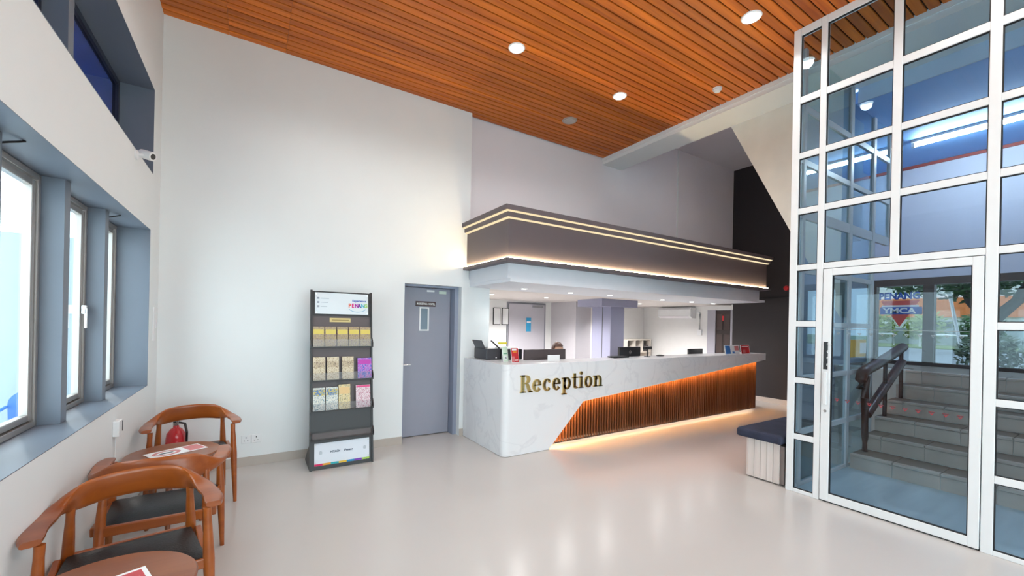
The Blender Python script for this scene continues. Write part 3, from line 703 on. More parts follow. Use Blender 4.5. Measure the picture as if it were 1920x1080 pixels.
for ch in 'Reception':
    xx += letter(ch, xx, 0.752, xh)*xh + 0.003

# ================================================================== CEILING FIXTURES
def downlight(x, y, label):
    o = thing('ceiling_downlight', label, 'downlight', (x, y, ZC), 0, 'downlights in the timber ceiling', local=True)
    lathe('trim_ring', [(0.085, -0.008), (0.092, 0.002)], 0, 0, WFRAME, o, 28)
    lathe('lens', [(0.066, -0.013), (0.070, -0.008)], 0, 0, LAMP, o, 28)
    l = bpy.data.lights.new('downlight_lamp', 'SPOT'); l.energy = DOWNLIGHT_W; l.spot_size = math.radians(150); l.spot_blend = 0.6; l.shadow_soft_size = 0.06; l.color = (1.0, 0.99, 0.96)
    lo = bpy.data.objects.new('downlight_lamp', l); COL.objects.link(lo); lo.location = (x, y, ZC-.03)
for x, y, lb in ((2.354, 3.743, 'lit round downlight in the ceiling left of the loudspeaker grille'), (3.959, 3.779, 'lit round downlight in the ceiling nearest the white beam'), (3.963, 2.125, 'lit round downlight in the ceiling nearest the glass partition')):
    downlight(x, y, lb)
# the same lamps continued out of view, added to brighten the lobby
for x, y, lb in ((0.75, 3.74, 'added unseen downlight over the brochure rack, above the picture edge'), (2.354, 2.10, 'added unseen downlight over the middle of the lobby, above the picture edge'), 
                 (0.75, 0.45, 'added unseen downlight over the viewer, window side'), (2.354, 0.45, 'added unseen downlight over the viewer, lobby middle'), (3.963, 0.45, 'added unseen downlight over the viewer, glass side'),
                 (0.75, -1.20, 'added unseen downlight behind the viewer, window side'), (2.354, -1.20, 'added unseen downlight behind the viewer, lobby middle'), (3.963, -1.20, 'added unseen downlight behind the viewer, glass side')):
    downlight(x, y, lb)
for x, y, lb in ((7.0, 3.4, 'added lamp brightening the passage, unseen behind the stair flight'),):  # hidden extra lamp, added to lift the dark passage
    o = thing('passage_fill_lamp', lb, 'downlight', (x, y, 5.22), 0, local=True)
    lathe('trim_ring', [(0.085, -0.008), (0.092, -0.001)], 0, 0, WFRAME, o, 28); lathe('lens', [(0.066, -0.013), (0.070, -0.008)], 0, 0, LAMP, o, 28)
    l = bpy.data.lights.new('passage_fill_light', 'SPOT'); l.energy = 34.0; l.spot_size = math.radians(160); l.spot_blend = 0.7; l.shadow_soft_size = 0.06; l.color = (1.0, 0.95, 0.90)
    lo = bpy.data.objects.new('passage_fill_light', l); COL.objects.link(lo); lo.location = (x, y, 5.19)
sp_ = thing('ceiling_speaker', 'round white speaker grille in the timber ceiling above the canopy', 'speaker', (3.848, 4.638, ZC), 0, local=True)
lathe('rim', [(0.098, -0.010), (0.110, 0.002)], 0, 0, mat('speaker_rim', (0.45, 0.36, 0.30), 0.4), sp_, 28)
lathe('grille', [(0.078, -0.014), (0.082, -0.009)], 0, 0, mat('speaker_grille', (0.55, 0.50, 0.47), 0.6, bump=0.5, bscale=300), sp_, 28)
sd = thing('smoke_detector', 'white smoke detector on the timber ceiling near the white beam', 'smoke detector', (4.822, 2.985, ZC), 0, local=True)
lathe('base', [(0.052, -0.018), (0.056, 0.003)], 0, 0, WFRAME, sd, 24)
lathe('dome', [(0.018, -0.048), (0.034, -0.042), (0.042, -0.028), (0.042, -0.018)], 0, 0, WFRAME, sd, 24)

# ================================================================== CHAIRS AND TABLES
def make_chair(label):
    t_ = thing('round_armchair', label, 'chair', (0, 0, 0), 0, 'wooden armchairs by the window', local=True)
    hw, fy, by = 0.285, -0.190, 0.215      # leg positions; the sitter looks to -Y
    legp = [(0.013, 0), (0.016, .10), (0.0215, .30), (0.0245, .42), (0.021, .52), (0.0165, .62), (0.0175, .675)]
    for sx_ in (-1, 1):
        for yy, xx_ in ((fy, hw-.015), (by, hw-.06)):
            bm = bmesh.new(); pts = []
            splay = 0.025
            for r_, z_ in legp: pts.append((sx_*(xx_ + splay*(1-z_/.67)), yy + (0.05*(1-z_/.67) if yy > 0 else -0.01*(1-z_/.67)), z_))
            rings = []
            for (px, py, pz), (r_, z_) in zip(pts, legp):
                rings.append([bm.verts.new((px + r_*math.cos(2*PI*q/12), py + r_*math.sin(2*PI*q/12), pz)) for q in range(12)])
            for a, b in zip(rings, rings[1:]):
                for q in range(12): bm.faces.new((a[q], a[(q+1) % 12], b[(q+1) % 12], b[q]))
            bm.faces.new(list(reversed(rings[0]))); bm.faces.new(rings[-1])
            autoret(obj('leg', bm, TEAK, t_))
    for nm, a in (('seat_rail', (-hw+.01, hw-.01, fy-.014, fy+.014, .385, .435)), ('seat_rail', (-hw+.06, hw-.06, by+.004, by+.032, .385, .440)),
                  ('seat_rail', (-hw+.005, -hw+.034, fy, by, .385, .435)), ('seat_rail', (hw-.034, hw-.005, fy, by, .385, .435))):
        box(nm, *a, TEAK, t_, 0.006)
    # padded seat: domed slab, dished sides
    bm = bmesh.new(); nx, ny = 14, 12; grid = []
    for j in range(ny+1):
        row = []
        for i in range(nx+1):
            u, v = i/nx*2-1, j/ny*2-1
            wdt = (hw-.012) - .035*(v+1)/2
            zz = .437 + .030*(1-abs(u)**4)*(1-abs(v)**4)
            row.append(bm.verts.new((u*wdt*.985, v*.205+.012, zz)))
        grid.append(row)
    for j in range(ny):
        for i in range(nx): bm.faces.new((grid[j][i], grid[j][i+1], grid[j+1][i+1], grid[j+1][i]))
    ret = bmesh.ops.extrude_face_region(bm, geom=list(bm.faces))
    for e in ret['geom']:
        if isinstance(e, bmesh.types.BMVert): e.co.z = .41
    s_ = obj('seat', bm, LEATHER, t_); autosmooth(s_, 0.8)
    # one flowing arm-and-back rail
    bm = bmesh.new(); rings = []; N = 48
    for i in range(N+1):
        tt = i/N*2-1; a = abs(tt)
        # plan path: straight arm in front, round back
        if a > 0.66:
            q = (a-0.66)/0.34; px, py = hw + 0.012*math.sin(q*PI) + .008*q, 0.035 - q*0.240
        else:
            th = a/0.66*PI/2; px, py = hw*math.sin(th)**0.85 if th > 0 else 0, 0.035 + 0.245*math.cos(th)**0.9
        px = math.copysign(px, tt) if tt else 0
        blend = min(1, max(0, (a-0.24)/0.36)); blend = blend*blend*(3-2*blend)
        w_ = 0.011*(1-blend) + 0.040*blend; h_ = 0.068*(1-blend) + 0.0135*blend
        if a > .9: w_ *= 1.0 - .25*((a-.9)/.1)**2
        hump = math.cos(min(1, a/0.52)*PI/2)**1.2
        z_ = 0.690 + 0.036*hump
        # direction
        rings.append((Vector((px, py, z_)), w_, h_))
    vr = []
    for i, (p, w_, h_) in enumerate(rings):
        tdir = (rings[min(i+1, N)][0] - rings[max(i-1, 0)][0]); tdir.z = 0; tdir.normalize()
        nrm = Vector((-tdir.y, tdir.x, 0))
        ring = []
        for k in range(12):
            c, s = math.cos(2*PI*k/12), math.sin(2*PI*k/12)
            c = math.copysign(abs(c)**0.6, c); s = math.copysign(abs(s)**0.6, s)
            lean = 0.18*s*h_
            ring.append(bm.verts.new(p + nrm*(w_*c - lean) + Vector((0, 0, h_*s))))
        vr.append(ring)
    for a, b in zip(vr, vr[1:]):
        for k in range(12): bm.faces.new((a[k], a[(k+1) % 12], b[(k+1) % 12], b[k]))
    bm.faces.new(list(reversed(vr[0]))); bm.faces.new(vr[-1])
    o = obj('arm_and_back_rail', bm, TEAK, t_); autosmooth(o, 1.0)
    return t_
chA = make_chair('wooden armchair nearest the back wall, facing the round table with the red and white leaflet')
chA.location = (-0.415, 4.46, 0); chA.rotation_euler = (0, 0, math.radians(7))
chB = copy_tree(chA, (-0.445, 3.31, 0), math.radians(180), 'wooden armchair turned away from the viewer, between the two round tables')
chC = copy_tree(chA, (-0.463, 2.615, 0), math.radians(9), 'nearest wooden armchair, its back against the middle armchair')
def make_table(label):
    t_ = thing('round_side_table', label, 'table', (0, 0, 0), 0, 'round wooden side tables', local=True)
    lathe('tabletop', [(0.245, .552), (0.272, .560), (0.283, .570), (0.285, .580), (0.279, .586), (0.0, .586)][:-1] + [(0.27, .587)], 0, 0, TABLEW, t_, 48)
    lathe('apron', [(0.17, .505), (0.175, .552)], 0, 0, TABLEW, t_, 32)
    for k in range(3):
        a = 2*PI*k/3 + .5
        tube('leg', [(0.19*math.cos(a), 0.19*math.sin(a), 0), (0.16*math.cos(a), 0.16*math.sin(a), .27), (0.135*math.cos(a), 0.135*math.sin(a), .53)], [.013, .020, .022], TABLEW, t_, 10)
    return t_
tbB = make_table('round wooden table holding the red and white leaflet, in front of the farthest armchair'); tbB.location = (-0.475, 3.925, 0)
tbN = copy_tree(tbB, (-0.450, 2.055, 0), 0, 'nearest round wooden table with a red booklet, at the bottom edge')
def leaflet(name, label, cat, loc, rotz, w, h, stripes):
    o = thing(name, label, cat, loc, rotz, local=True)
    box('sheet', -w/2, w/2, -h/2, h/2, 0, .003, PAPER, o)
    for (a, b, c, d, m_) in stripes: box('print', a*w/2, b*w/2, c*h/2, d*h/2, .003, .0034, m_, o)
    return o
PINK = mat('pink_print', (0.62, 0.20, 0.20), 0.4)
lf_ = leaflet('leaflet', 'white leaflet with red print lying on the far round table', 'leaflet', (-0.46, 3.93, .588), math.radians(28), .34, .17, [(.35, .95, -.85, .85, PINK)])
bm = bmesh.new()
o_, i_ = ring2d(-.06, 0, .085, .065, 0, 360, .018, .018, 24)
for k in range(24): addprism(bm, [o_[k], o_[k+1], i_[k+1], i_[k]], .003, .0036, 'XY')
obj('printed_ring', bm, PINK, lf_); box('printed_mark', -.10, -.02, -.012, .012, .003, .0036, DGREY, lf_)
bk = thing('booklet', 'red covered booklet lying on the nearest round table', 'booklet', (-0.39, 2.0, .588), math.radians(20), local=True)
box('pages', -.10, .10, -.14, .14, 0, .010, PAPER, bk)
box('cover', -.085, .085, -.12, .122, .010, .0112, mat('booklet_red', (0.55, 0.07, 0.08), 0.35), bk)
for k in range(3): box('print_line', -.07, .07-.03*k, .06-.03*k, .068-.03*k, .0112, .0116, PAPER, bk)

# fire extinguisher in the corner
fe = thing('fire_extinguisher', 'red fire extinguisher standing in the corner behind the farthest chair', 'fire extinguisher', (-0.60, 5.08, 0), 0, local=True)
lathe('cylinder', [(0.060, 0), (0.078, .012), (0.080, .05), (0.080, .42), (0.072, .47), (0.045, .51), (0.024, .525), (0.022, .545)], 0, 0, mat('extinguisher_red', (0.58, 0.012, 0.02), 0.25, coat=0.5), fe, 24)
box('valve', -.022, .022, -.022, .022, .545, .585, STEEL, fe, .004)
box('lever', -.012, .012, -.10, .03, .585, .600, BLACK, fe, .003)
bm = bmesh.new(); addtube(bm, [(.02, 0, .57), (.07, -.03, .56), (.088, -.055, .48), (.088, -.06, .25), (.086, -.055, .12)], .011, 8); autoret(obj('hose', bm, BLACK, fe))
bm = bmesh.new()
for k in range(7):
    a0, a1 = math.radians(-85+10*k), math.radians(-75+10*k)
    addprism(bm, [(.0805*math.cos(a0), .0805*math.sin(a0)), (.0805*math.cos(a1), .0805*math.sin(a1)), (.082*math.cos(a1), .082*math.sin(a1)), (.082*math.cos(a0), .082*math.sin(a0))], .15, .38, 'XY')
obj('label_sticker', bm, PAPER, fe)

# sockets, thermostat, switch plate, camera, cables
so = thing('power_socket', 'white double power socket low on the back wall', 'socket', (0.015, YB, .29))
for x in (-.075, .018):
    p_ = box('socket_plate', x, x+.088, YB-.010, YB, .247, .333, WFRAME, so, .003)
    boxes('pin_slots', [(x+.040, x+.048, YB-.0112, YB-.010, .300, .312), (x+.024, x+.034, YB-.0112, YB-.010, .270, .276), (x+.054, x+.064, YB-.0112, YB-.010, .270, .276)], BLACK, p_)
    box('rocker', x+.018, x+.034, YB-.0125, YB-.010, .318, .327, WFRAME, p_)
th = thing('wall_control_box', 'small white control box with cord under the window sill', 'control box', (XL, 3.80, .80))
box('case', XL, XL+.035, 3.76, 3.85, .775, .880, WFRAME, th, .004)
box('display', XL+.035, XL+.037, 3.83, 3.842, .80, .87, DGREY, th)
tube('cord', [(XL+.012, 3.79, .775), (XL+.010, 3.79, .60), (XL+.010, 3.785, .40)], .004, WFRAME, th, 6)
sw = thing('wall_panel', 'slim white cover panel on the wall beside the window recess', 'panel', (XL, 5.05, 1.5))
box('cover', XL, XL+.012, 5.0, 5.10, 1.36, 1.68, WFRAME, sw, .003)
box('latch', XL+.012, XL+.018, 5.075, 5.092, 1.48, 1.56, GREYW, sw)
cc = thing('security_camera', 'white bullet security camera on the left wall below the clerestory', 'camera', (XL, 4.28, 2.84))
base_ = lathe('mount', [(.036, 0), (.036, .012), (.02, .02)], 0, 0, WFRAME); base_.data.transform(Matrix.Translation((XL, 4.24, 2.835)) @ Matrix.Rotation(PI/2, 4, 'Y')); put(base_, cc)
tube('arm', [(XL+.01, 4.24, 2.835), (XL+.05, 4.25, 2.845), (XL+.065, 4.27, 2.86)], .012, WFRAME, cc)
bd = lathe('body', [(.026, -.050), (.034, -.042), (.036, .040), (.034, .048)], 0, 0, WFRAME); 
Mb = Matrix.Translation((XL+.075, 4.28, 2.865)) @ Matrix.Rotation(math.radians(20), 4, 'Z') @ Matrix.Rotation(math.radians(-8), 4, 'X') @ Matrix.Rotation(-PI/2, 4, 'X')
Mb = Matrix.Translation((XL+.062, 4.27, 2.855)) @ Vector((.8, -.45, -.25)).to_track_quat('Z', 'Y').to_matrix().to_4x4()
bd.data.transform(Mb); put(bd, cc)
ln = lathe('lens', [(.022, .047), (.022, .050)], 0, 0, BLACK); ln.data.transform(Mb); put(ln, bd)
for y, lb in ((2.70, 'loose cable end hanging from the recess head at the left picture edge'), (4.26, 'short loose cable under the recess head at the farthest window')):
    c_ = tag(tube('loose_cable', [(-.86, y, 2.358), (-.90, y-.03, 2.335), (-.94, y-.02, 2.325), (-.965, y-.05, 2.30), (-.96, y-.03, 2.275)], .005, BLACK, None, 6), lb, 'cable')

# ================================================================== BROCHURE RACK
rk = thing('brochure_rack', 'tall black leaning brochure rack against the white wall', 'display rack', (0.86, 4.95, 0))
RX0, RX1 = 0.535, 1.185
def fy_(z): return 4.745 + 0.115*z      # leaning front
for x in (RX0, RX1-.02):
    prism('side_panel', [(fy_(0)-.004, 0), (fy_(1.915)-.004, 1.915), (fy_(1.915)+.045, 1.915), (fy_(.25)+.06, .25), (5.16, .02), (5.16, 0)], x, x+.02, 'YZ', RACKM, rk)
def rpanel(name, z0, z1, material, dy=0.0, th=.012, x0=RX0+.02, x1=RX1-.02, par=rk):
    return prism(name, [(fy_(z0)+dy, z0), (fy_(z1)+dy, z1), (fy_(z1)+dy+th, z1), (fy_(z0)+dy+th, z0)], x0, x1, 'YZ', material, par)
rpanel('back_panel', 0.02, 1.905, RACKP, .022)
rpanel('blank_panel', 0.375, 0.605, RACKM, .004)
rpanel('header_frame', 1.635, 1.905, RACKM, .008)
hd = rpanel('header_sign', 1.655, 1.89, mat('sign_white', (0.74, 0.80, 0.84), 0.3), .0, .007, RX0+.045, RX1-.045)
rpanel('foot_frame', 0.005, 0.30, RACKM, .004)
ft = rpanel('foot_sign', 0.045, 0.275, mat('sign_white2', (0.72, 0.76, 0.83), 0.3), -.003, .007, RX0+.045, RX1-.045)
gl_ = rpanel('gold_label', 1.565, 1.612, mat('gold_paper', (0.66, 0.52, 0.22), 0.4), .016, .006, 0.73, 0.95)
tilt = math.atan(0.115)
def rtext(body, size, x, z, material, par, dy, sx_=1.0, bold=0.001, name='lettering'):
    R_ = Matrix.Rotation(PI/2 - tilt, 4, 'X')
    return text_obj(name, body, size, (x, fy_(z)+dy, z), R_, material, par, .0008, 'LEFT', sx_, bold)
box('label_line', .75, .93, fy_(1.588)+.0145, fy_(1.588)+.0155, 1.583, 1.593, mat('gold_ink', (0.32, 0.24, 0.08), .5), gl_)
rtext('Experience', .034, .965, 1.800, blu, hd, -.0015)
hues = [(0.80, 0.10, 0.03), (0.75, 0.02, 0.25), (0.45, 0.02, 0.40), (0.10, 0.05, 0.30), (0.05, 0.45, 0.60), (0.35, 0.60, 0.15)]
for k, ch in enumerate('PENANG'):
    rtext(ch, .060, .925 + .034*k, 1.735, mat('hue_%d' % k, hues[k], .4), hd, -.0015, .85, .003)
bm = bmesh.new()
for k in range(10):
    a0, a1 = math.radians(200+14*k), math.radians(214+14*k)
    P_ = lambda a, q: (1.02+q*.10*math.cos(a), 1.735+q*.052*math.sin(a))
    (xa, za), (xb, zb), (xc, zc_), (xd, zd) = P_(a0, 1), P_(a1, 1), P_(a1, .93), P_(a0, .93)
    vs = [bm.verts.new((x_, fy_(z_)-.002, z_)) for x_, z_ in ((xa, za), (xb, zb), (xc, zc_), (xd, zd))] ; bm.faces.new(vs)
obj('swoosh', bm, mat('swoosh_blue', (0.05, 0.35, 0.60), .4), hd)
for k in range(3):
    z_ = 1.825-.045*k
    box('contact_icon', .60, .622, fy_(z_)-.003, fy_(z_)-.001, z_-.008, z_+.012, mat('icon_grey', (0.30, 0.33, 0.40), .5), hd)
    box('contact_line', .635, .72-.01*k, fy_(z_)-.003, fy_(z_)-.001, z_-.002, z_+.004, mat('line_grey', (0.45, 0.5, 0.56), .5), hd)
rtext('PETACH', .030, .735, .165, mat('ink_dark', (0.05, 0.07, 0.12), .5), ft, -.0045, .9, .001)
rtext('iPenang', .032, .875, .165, mat('ink_dark', (0.05, 0.07, 0.12), .5), ft, -.0045, .9, .001)
for x_ in (.64, 1.09):
    bm = bmesh.new(); pts = [(x_+.016*math.cos(2*PI*k/14), .175+.022*math.sin(2*PI*k/14)) for k in range(14)]
    addprism(bm, pts, fy_(.175)-.005, fy_(.175)-.0035, 'XZ'); obj('crest', bm, mat('crest_grey', (0.50, 0.55, 0.60), .5), ft)
for k, c_ in enumerate([(0.72, .02, .12), (0.85, .38, .03), (0.02, .42, .48), (0.85, .55, .06), (0.02, .27, .55), (0.22, .05, .45), (0.40, .60, .10)]):
    w_ = (RX1-RX0-.09)/7; xa = RX0+.045+w_*k
    box('colour_block', xa, xa+w_, fy_(.055)-.006, fy_(.055)-.0035, .046, .066, mat('strip_%d' % k, c_, .4), ft)
for x_ in (RX0+.057, RX1-.057):
    for z_ in (1.672, 1.872, .085, .255):
        par = hd if z_ > 1 else ft
        bm = bmesh.new(); addprism(bm, [(x_+.006*math.cos(2*PI*k/8), z_+.006*math.sin(2*PI*k/8)) for k in range(8)], fy_(z_)-.009, fy_(z_)-.003, 'XZ'); obj('stud', bm, STEEL, par)
shelfz = [1.285, 0.925, 0.605, 0.305]
for k, z_ in enumerate(shelfz):
    d_ = .062
    s_ = prism('shelf', [(fy_(z_)-d_+.02, z_), (fy_(z_)+.03, z_), (fy_(z_)+.03, z_+.014), (fy_(z_)-d_+.02, z_+.014)], RX0-.004+.004, RX1, 'YZ', RACKM, rk)
    prism('acrylic_front', [(fy_(z_)-d_+.02, z_+.014), (fy_(z_)-d_+.012, z_+.095), (fy_(z_)-d_+.015, z_+.095), (fy_(z_)-d_+.023, z_+.014)], RX0+.02, RX1-.02, 'YZ', ACRYL, s_)
    for x_ in (RX0, RX1-.008): prism('shelf_cheek', [(fy_(z_)-d_+.02, z_+.014), (fy_(z_)-d_+.02, z_+.05), (fy_(z_)-.004, z_+.10), (fy_(z_)-.004, z_+.014)], x_, x_+.008, 'YZ', RACKM, s_)
# brochures
tanp = print_mat('print_tan', (0.36, 0.26, 0.12), (0.50, 0.40, 0.24), (0.26, 0.17, 0.15), 95)
gold2 = print_mat('print_cream', (0.62, 0.50, 0.32), (0.74, 0.66, 0.50), (0.35, 0.24, 0.12), 120)
purp = print_mat('print_purple', (0.35, 0.04, 0.42), (0.52, 0.25, 0.62), (0.06, 0.08, 0.50), 60)
mapp = print_mat('print_map', (0.66, 0.64, 0.52), (0.78, 0.78, 0.74), (0.10, 0.20, 0.24), 130)
pinkp = print_mat('print_pink', (0.72, 0.55, 0.60), (0.80, 0.74, 0.76), (0.40, 0.05, 0.12), 130)
yelp = print_mat('print_yellow', (0.72, 0.52, 0.18), (0.78, 0.70, 0.45), (0.30, 0.24, 0.10), 130)
def brochure(x0, w, zs, h, m_, label, band=None, group=None):
    z0 = zs + .0145; y0 = fy_(zs) - .034
    o = thing('brochure', label, 'brochure', (x0+w/2, y0, z0), 0, group)
    f = lambda z: y0 + .15*(z-z0)
    prism('cover', [(f(z0), z0), (f(z0+h), z0+h), (f(z0+h)+.010, z0+h), (f(z0)+.010, z0)], x0, x0+w, 'YZ', m_, o)
    if band:
        (a, b, bm_) = band
        prism('printed_band', [(f(z0+a*h)-.001, z0+a*h), (f(z0+b*h)-.001, z0+b*h), (f(z0+b*h), z0+b*h), (f(z0+a*h), z0+a*h)], x0+.006, x0+w-.006, 'YZ', bm_, o)
ords = ['leftmost', 'second', 'middle', 'fourth', 'rightmost']
ybl = mat('print_yellow_flat', (0.72, 0.58, 0.12), .4); drk = mat('print_dark', (0.14, 0.10, 0.12), .4)
for k in range(5): brochure(.556+.122*k, .114, shelfz[0], .215, tanp, '%s of the five tan booklets on the top shelf of the rack' % ords[k], (.62, .86, ybl), 'tan booklets on the top shelf')
for k, xx_ in enumerate((.560, .698, .852)): brochure(xx_, .120, shelfz[1], .245, gold2, '%s of the three cream booklets on the second shelf of the rack' % ['left', 'middle', 'right'][k], (.55, .80, print_mat('print_skyline', (0.45, .34, .2), (.62, .5, .34), (.2, .13, .08), 80)), 'cream booklets on the second shelf')
brochure(1.015, .150, shelfz[1], .225, purp, 'purple and blue booklet at the right of the second shelf', (.70, .92, mat('print_magenta', (0.50, 0.03, 0.40), .4)))
for k, xx_ in enumerate((.560, .688)): brochure(xx_, .120, shelfz[2], .240, mapp, '%s booklet with blue skyline cover on the third shelf of the rack' % ['first white', 'second white'][k], (.66, .93, print_mat('print_blue_sky', (0.05, .14, .36), (.30, .36, .30), (.55, .42, .10), 70)), 'white skyline booklets on the third shelf')
brochure(.815, .120, shelfz[2], .262, yelp, 'yellow topped booklet on the third shelf of the rack', (.62, .90, mat('print_peach', (0.74, 0.50, 0.22), .4)))
brochure(.995, .155, shelfz[2], .245, pinkp, 'pink booklet with rows of small pictures on the third shelf', (.90, .985, mat('print_hotpink', (0.70, 0.06, 0.22), .4)))

# ================================================================== BENCH
bn = thing('planked_bench', 'white planked bench with navy velvet cushion beside the glass corner', 'bench', (5.2, 2.22, 0))
BX0, BX1, BY0, BY1 = 4.545, 5.62, 2.03, 2.41
box('core', BX0+.02, BX1, BY0, BY1-.02, .012, .40, mat('bench_core', (0.25, 0.21, 0.2), .7), bn)
k = 0; y = BY1-.03
arcp = []
while y - .062 > BY0 - .01:
    box('plank', BX0, BX0+.019, y-.060, y, .012, .425, WASHW, bn, .003, 1); y -= .063; k += 1
bm = bmesh.new(); r_ = .03
pts = [(BX0+r_-r_*math.cos(a), BY1-r_+r_*math.sin(a)) for a in [PI/2*q/6 for q in range(7)]]
addprism(bm, pts + [(BX0+r_, BY1-r_)], .012, .425, 'XY'); autoret(obj('corner_post', bm, WASHW, bn))
xq = BX0+.034
while xq + .062 < BX1:
    box('plank', xq, xq+.060, BY1-.019, BY1, .012, .425, WASHW, bn, .003, 1); xq += .063
box('cushion', BX0-.075, BX1, BY0-.01, BY1+.065, .4255, .520, CUSH, bn, .028, 3)

# ================================================================== THINGS ON AND BEHIND THE COUNTER
TP = top + .0005
pr = thing('printer', 'black printer with raised paper tray on the left end of the counter', 'printer', (2.86, 4.95, TP))
box('body', 2.64, 2.86, 4.80, 5.16, TP, TP+.15, DGREY, pr, .012)
box('scanner_lid', 2.86, 3.16, 4.72, 5.02, TP, TP+.14, BLACK, pr, .010)
prism('paper_tray', [(2.635, TP+.15), (2.585, TP+.255), (2.60, TP+.258), (2.655, TP+.15)], 4.86, 5.12, 'XZ', DGREY, pr)
prism('tray_arm', [(2.70, TP+.255), (2.83, TP+.15), (2.85, TP+.155), (2.72, TP+.26)], 4.80, 4.815, 'XZ', BLACK, pr)
box('power_light', 2.78, 2.80, 4.797, 4.80, TP+.02, TP+.035, PAPER, pr)
box('paper_stack', 2.88, 3.12, 4.76, 5.0, TP+.14, TP+.158, PAPER, pr)
def standee(name, label, x0, x1, y, h, m_, bands, lean=.18, rz=0.0):
    o = thing(name, label, 'standee', ((x0+x1)/2, y, TP), rz, local=True); w = (x1-x0)/2
    prism('card', [(0, 0), (lean*h, h), (lean*h+.006, h), (.006, 0)], -w, w, 'YZ', PAPER, o)
    f = lambda z: lean*z
    for (a, b, c, d, mm) in [(-.92, .92, .03, .97, m_)]+bands:
        e = .001 if mm is m_ else .0018
        prism('print', [(f(c*h)-e, c*h), (f(d*h)-e, d*h), (f(d*h), d*h), (f(c*h), c*h)], a*w, b*w, 'YZ', mm, o)
    prism('foot', [(0.006, 0), (lean*h*.6+.006, h*.6), (.09, 0)], -.004, .004, 'YZ', ACRYL, o)
    return o
gp = mat('pale_green_print', (0.62, 0.76, 0.62), .4); yp = mat('yellow_tag', (0.70, 0.60, 0.03), .4)
standee('card_stand', 'pale green card stand beside the printer', 2.70, 2.79, 4.47, .20, gp, [(-.5, .5, .12, .40, PAPER), (-.2, .3, .18, .34, dgry), (-.7, .7, .5, .56, mat('green_text', (.1, .35, .2), .5))], rz=.15)
tag(box('yellow_tag', 2.74, 2.87, 4.66, 4.67, TP+.215, TP+.242, yp), 'small yellow tag above the printer paper', 'tag')
tube('tag_stem', [(2.80, 4.665, TP), (2.80, 4.665, TP+.215)], .003, STEEL, bpy.data.objects['yellow_tag'], 6)
standee('flyer_stand', 'red flyer stand left of the wide monitor', 2.76, 2.88, 4.36, .185, REDP, [(-.7, .5, .82, .94, PAPER), (-.5, .5, .66, .76, mat('orange_print', (.7, .25, .02), .4)), (-.85, -.2, .08, .42, PINK), (-.1, .7, .12, .2, PAPER)], rz=.10)
def monitor(name, label, x0, x1, y, z0, z1, m_, logo=False, stand=True):
    o = thing(name, label, 'monitor', ((x0+x1)/2, y, .741))
    b_ = box('screen_back', x0, x1, y, y+.04, z0, z1, m_, o, .006)
    box('screen', x0+.012, x1-.012, y+.04, y+.042, z0+.012, z1-.012, mat('screen_dark', (0.03, 0.04, 0.06), 0.15), o)
    xm = (x0+x1)/2
    box('neck', xm-.03, xm+.03, y+.005, y+.035, .765, z0+.05, m_, o); box('foot', xm-.12, xm+.12, y-.06, y+.14, .741, .765, m_, o, .005)
    if logo:
        bm = bmesh.new()
        o_, i_ = ring2d(xm, z1-.085, .028, .028, 0, 360, .007, .007, 18)
        for k in range(18): addprism(bm, [o_[k], o_[k+1], i_[k+1], i_[k]], y-.001, y, 'XZ')
        obj('round_logo', bm, STEEL, o)
        box('logo_mark', xm-.014, xm+.014, y-.001, y, z1-.091, z1-.079, STEEL, b_)
    return o
brn = mat('brown_plastic', (0.075, 0.058, 0.060), .45)
monitor('wide_monitor', 'wide dark brown monitor seen from behind at the left of the counter', 3.135, 3.845, 4.62, .98, 1.235, brn)
tag(box('white_card', 3.30, 3.50, 4.325, 4.331, TP, TP+.085, PAPER), 'small white card standing in front of the wide monitor', 'card')
monitor('monitor', 'black monitor with round logo near the middle of the counter', 4.93, 5.42, 4.60, .86, 1.245, BLACK, True)
tag(box('black_tray', 4.60, 4.93, 4.40, 4.54, TP, TP+.022, BLACK, None, .006), 'flat black tray on the counter left of the logo monitor', 'tray')
cr_ = thing('card_reader', 'black card reader on a thin stand right of the logo monitor', 'card reader', (5.37, 4.42, TP))
lathe('base', [(.05, 0), (.05, .008)], 5.37, 4.42, BLACK, cr_).data.transform(Matrix.Translation((0, 0, TP)))
tube('stem', [(5.37, 4.42, TP), (5.37, 4.42, TP+.12)], .008, BLACK, cr_)
box('head', 5.29, 5.46, 4.40, 4.45, TP+.115, TP+.165, BLACK, cr_, .008)
tag(lathe('mouse', [(.055, 0), (.06, .008), (.045, .018), (.02, .022)], 5.75, 4.47, BLACK), 'black computer mouse on the counter right of the card reader', 'mouse').location = (5.75, 4.47, TP)
bpy.data.objects['mouse'].data.transform(Matrix.Diagonal((1.5, .8, 1, 1)))
monitor('small_monitor', 'small black monitor at the right half of the counter', 6.75, 7.17, 4.62, .93, 1.185, BLACK)
wb_ = mat('blue_white_print', (0.05, 0.20, 0.55), .4)
standee('twin_flyer_stand', 'blue and white flyer stand at the right end of the counter', 7.30, 7.78, 4.26, .165, PAPER, [(-.90, -.25, .06, .94, wb_), (-.82, -.35, .6, .66, PAPER), (-.82, -.35, .4, .44, PAPER), (.35, .92, .4, .9, PINK), (.0, .3, .1, .3, wb_)])
standee('small_red_stand', 'red flyer stand at the far right end of the counter', 7.83, 8.14, 4.26, .165, REDP, [(-.7, .7, .78, .86, PAPER), (-.6, 0, .12, .45, PINK)])

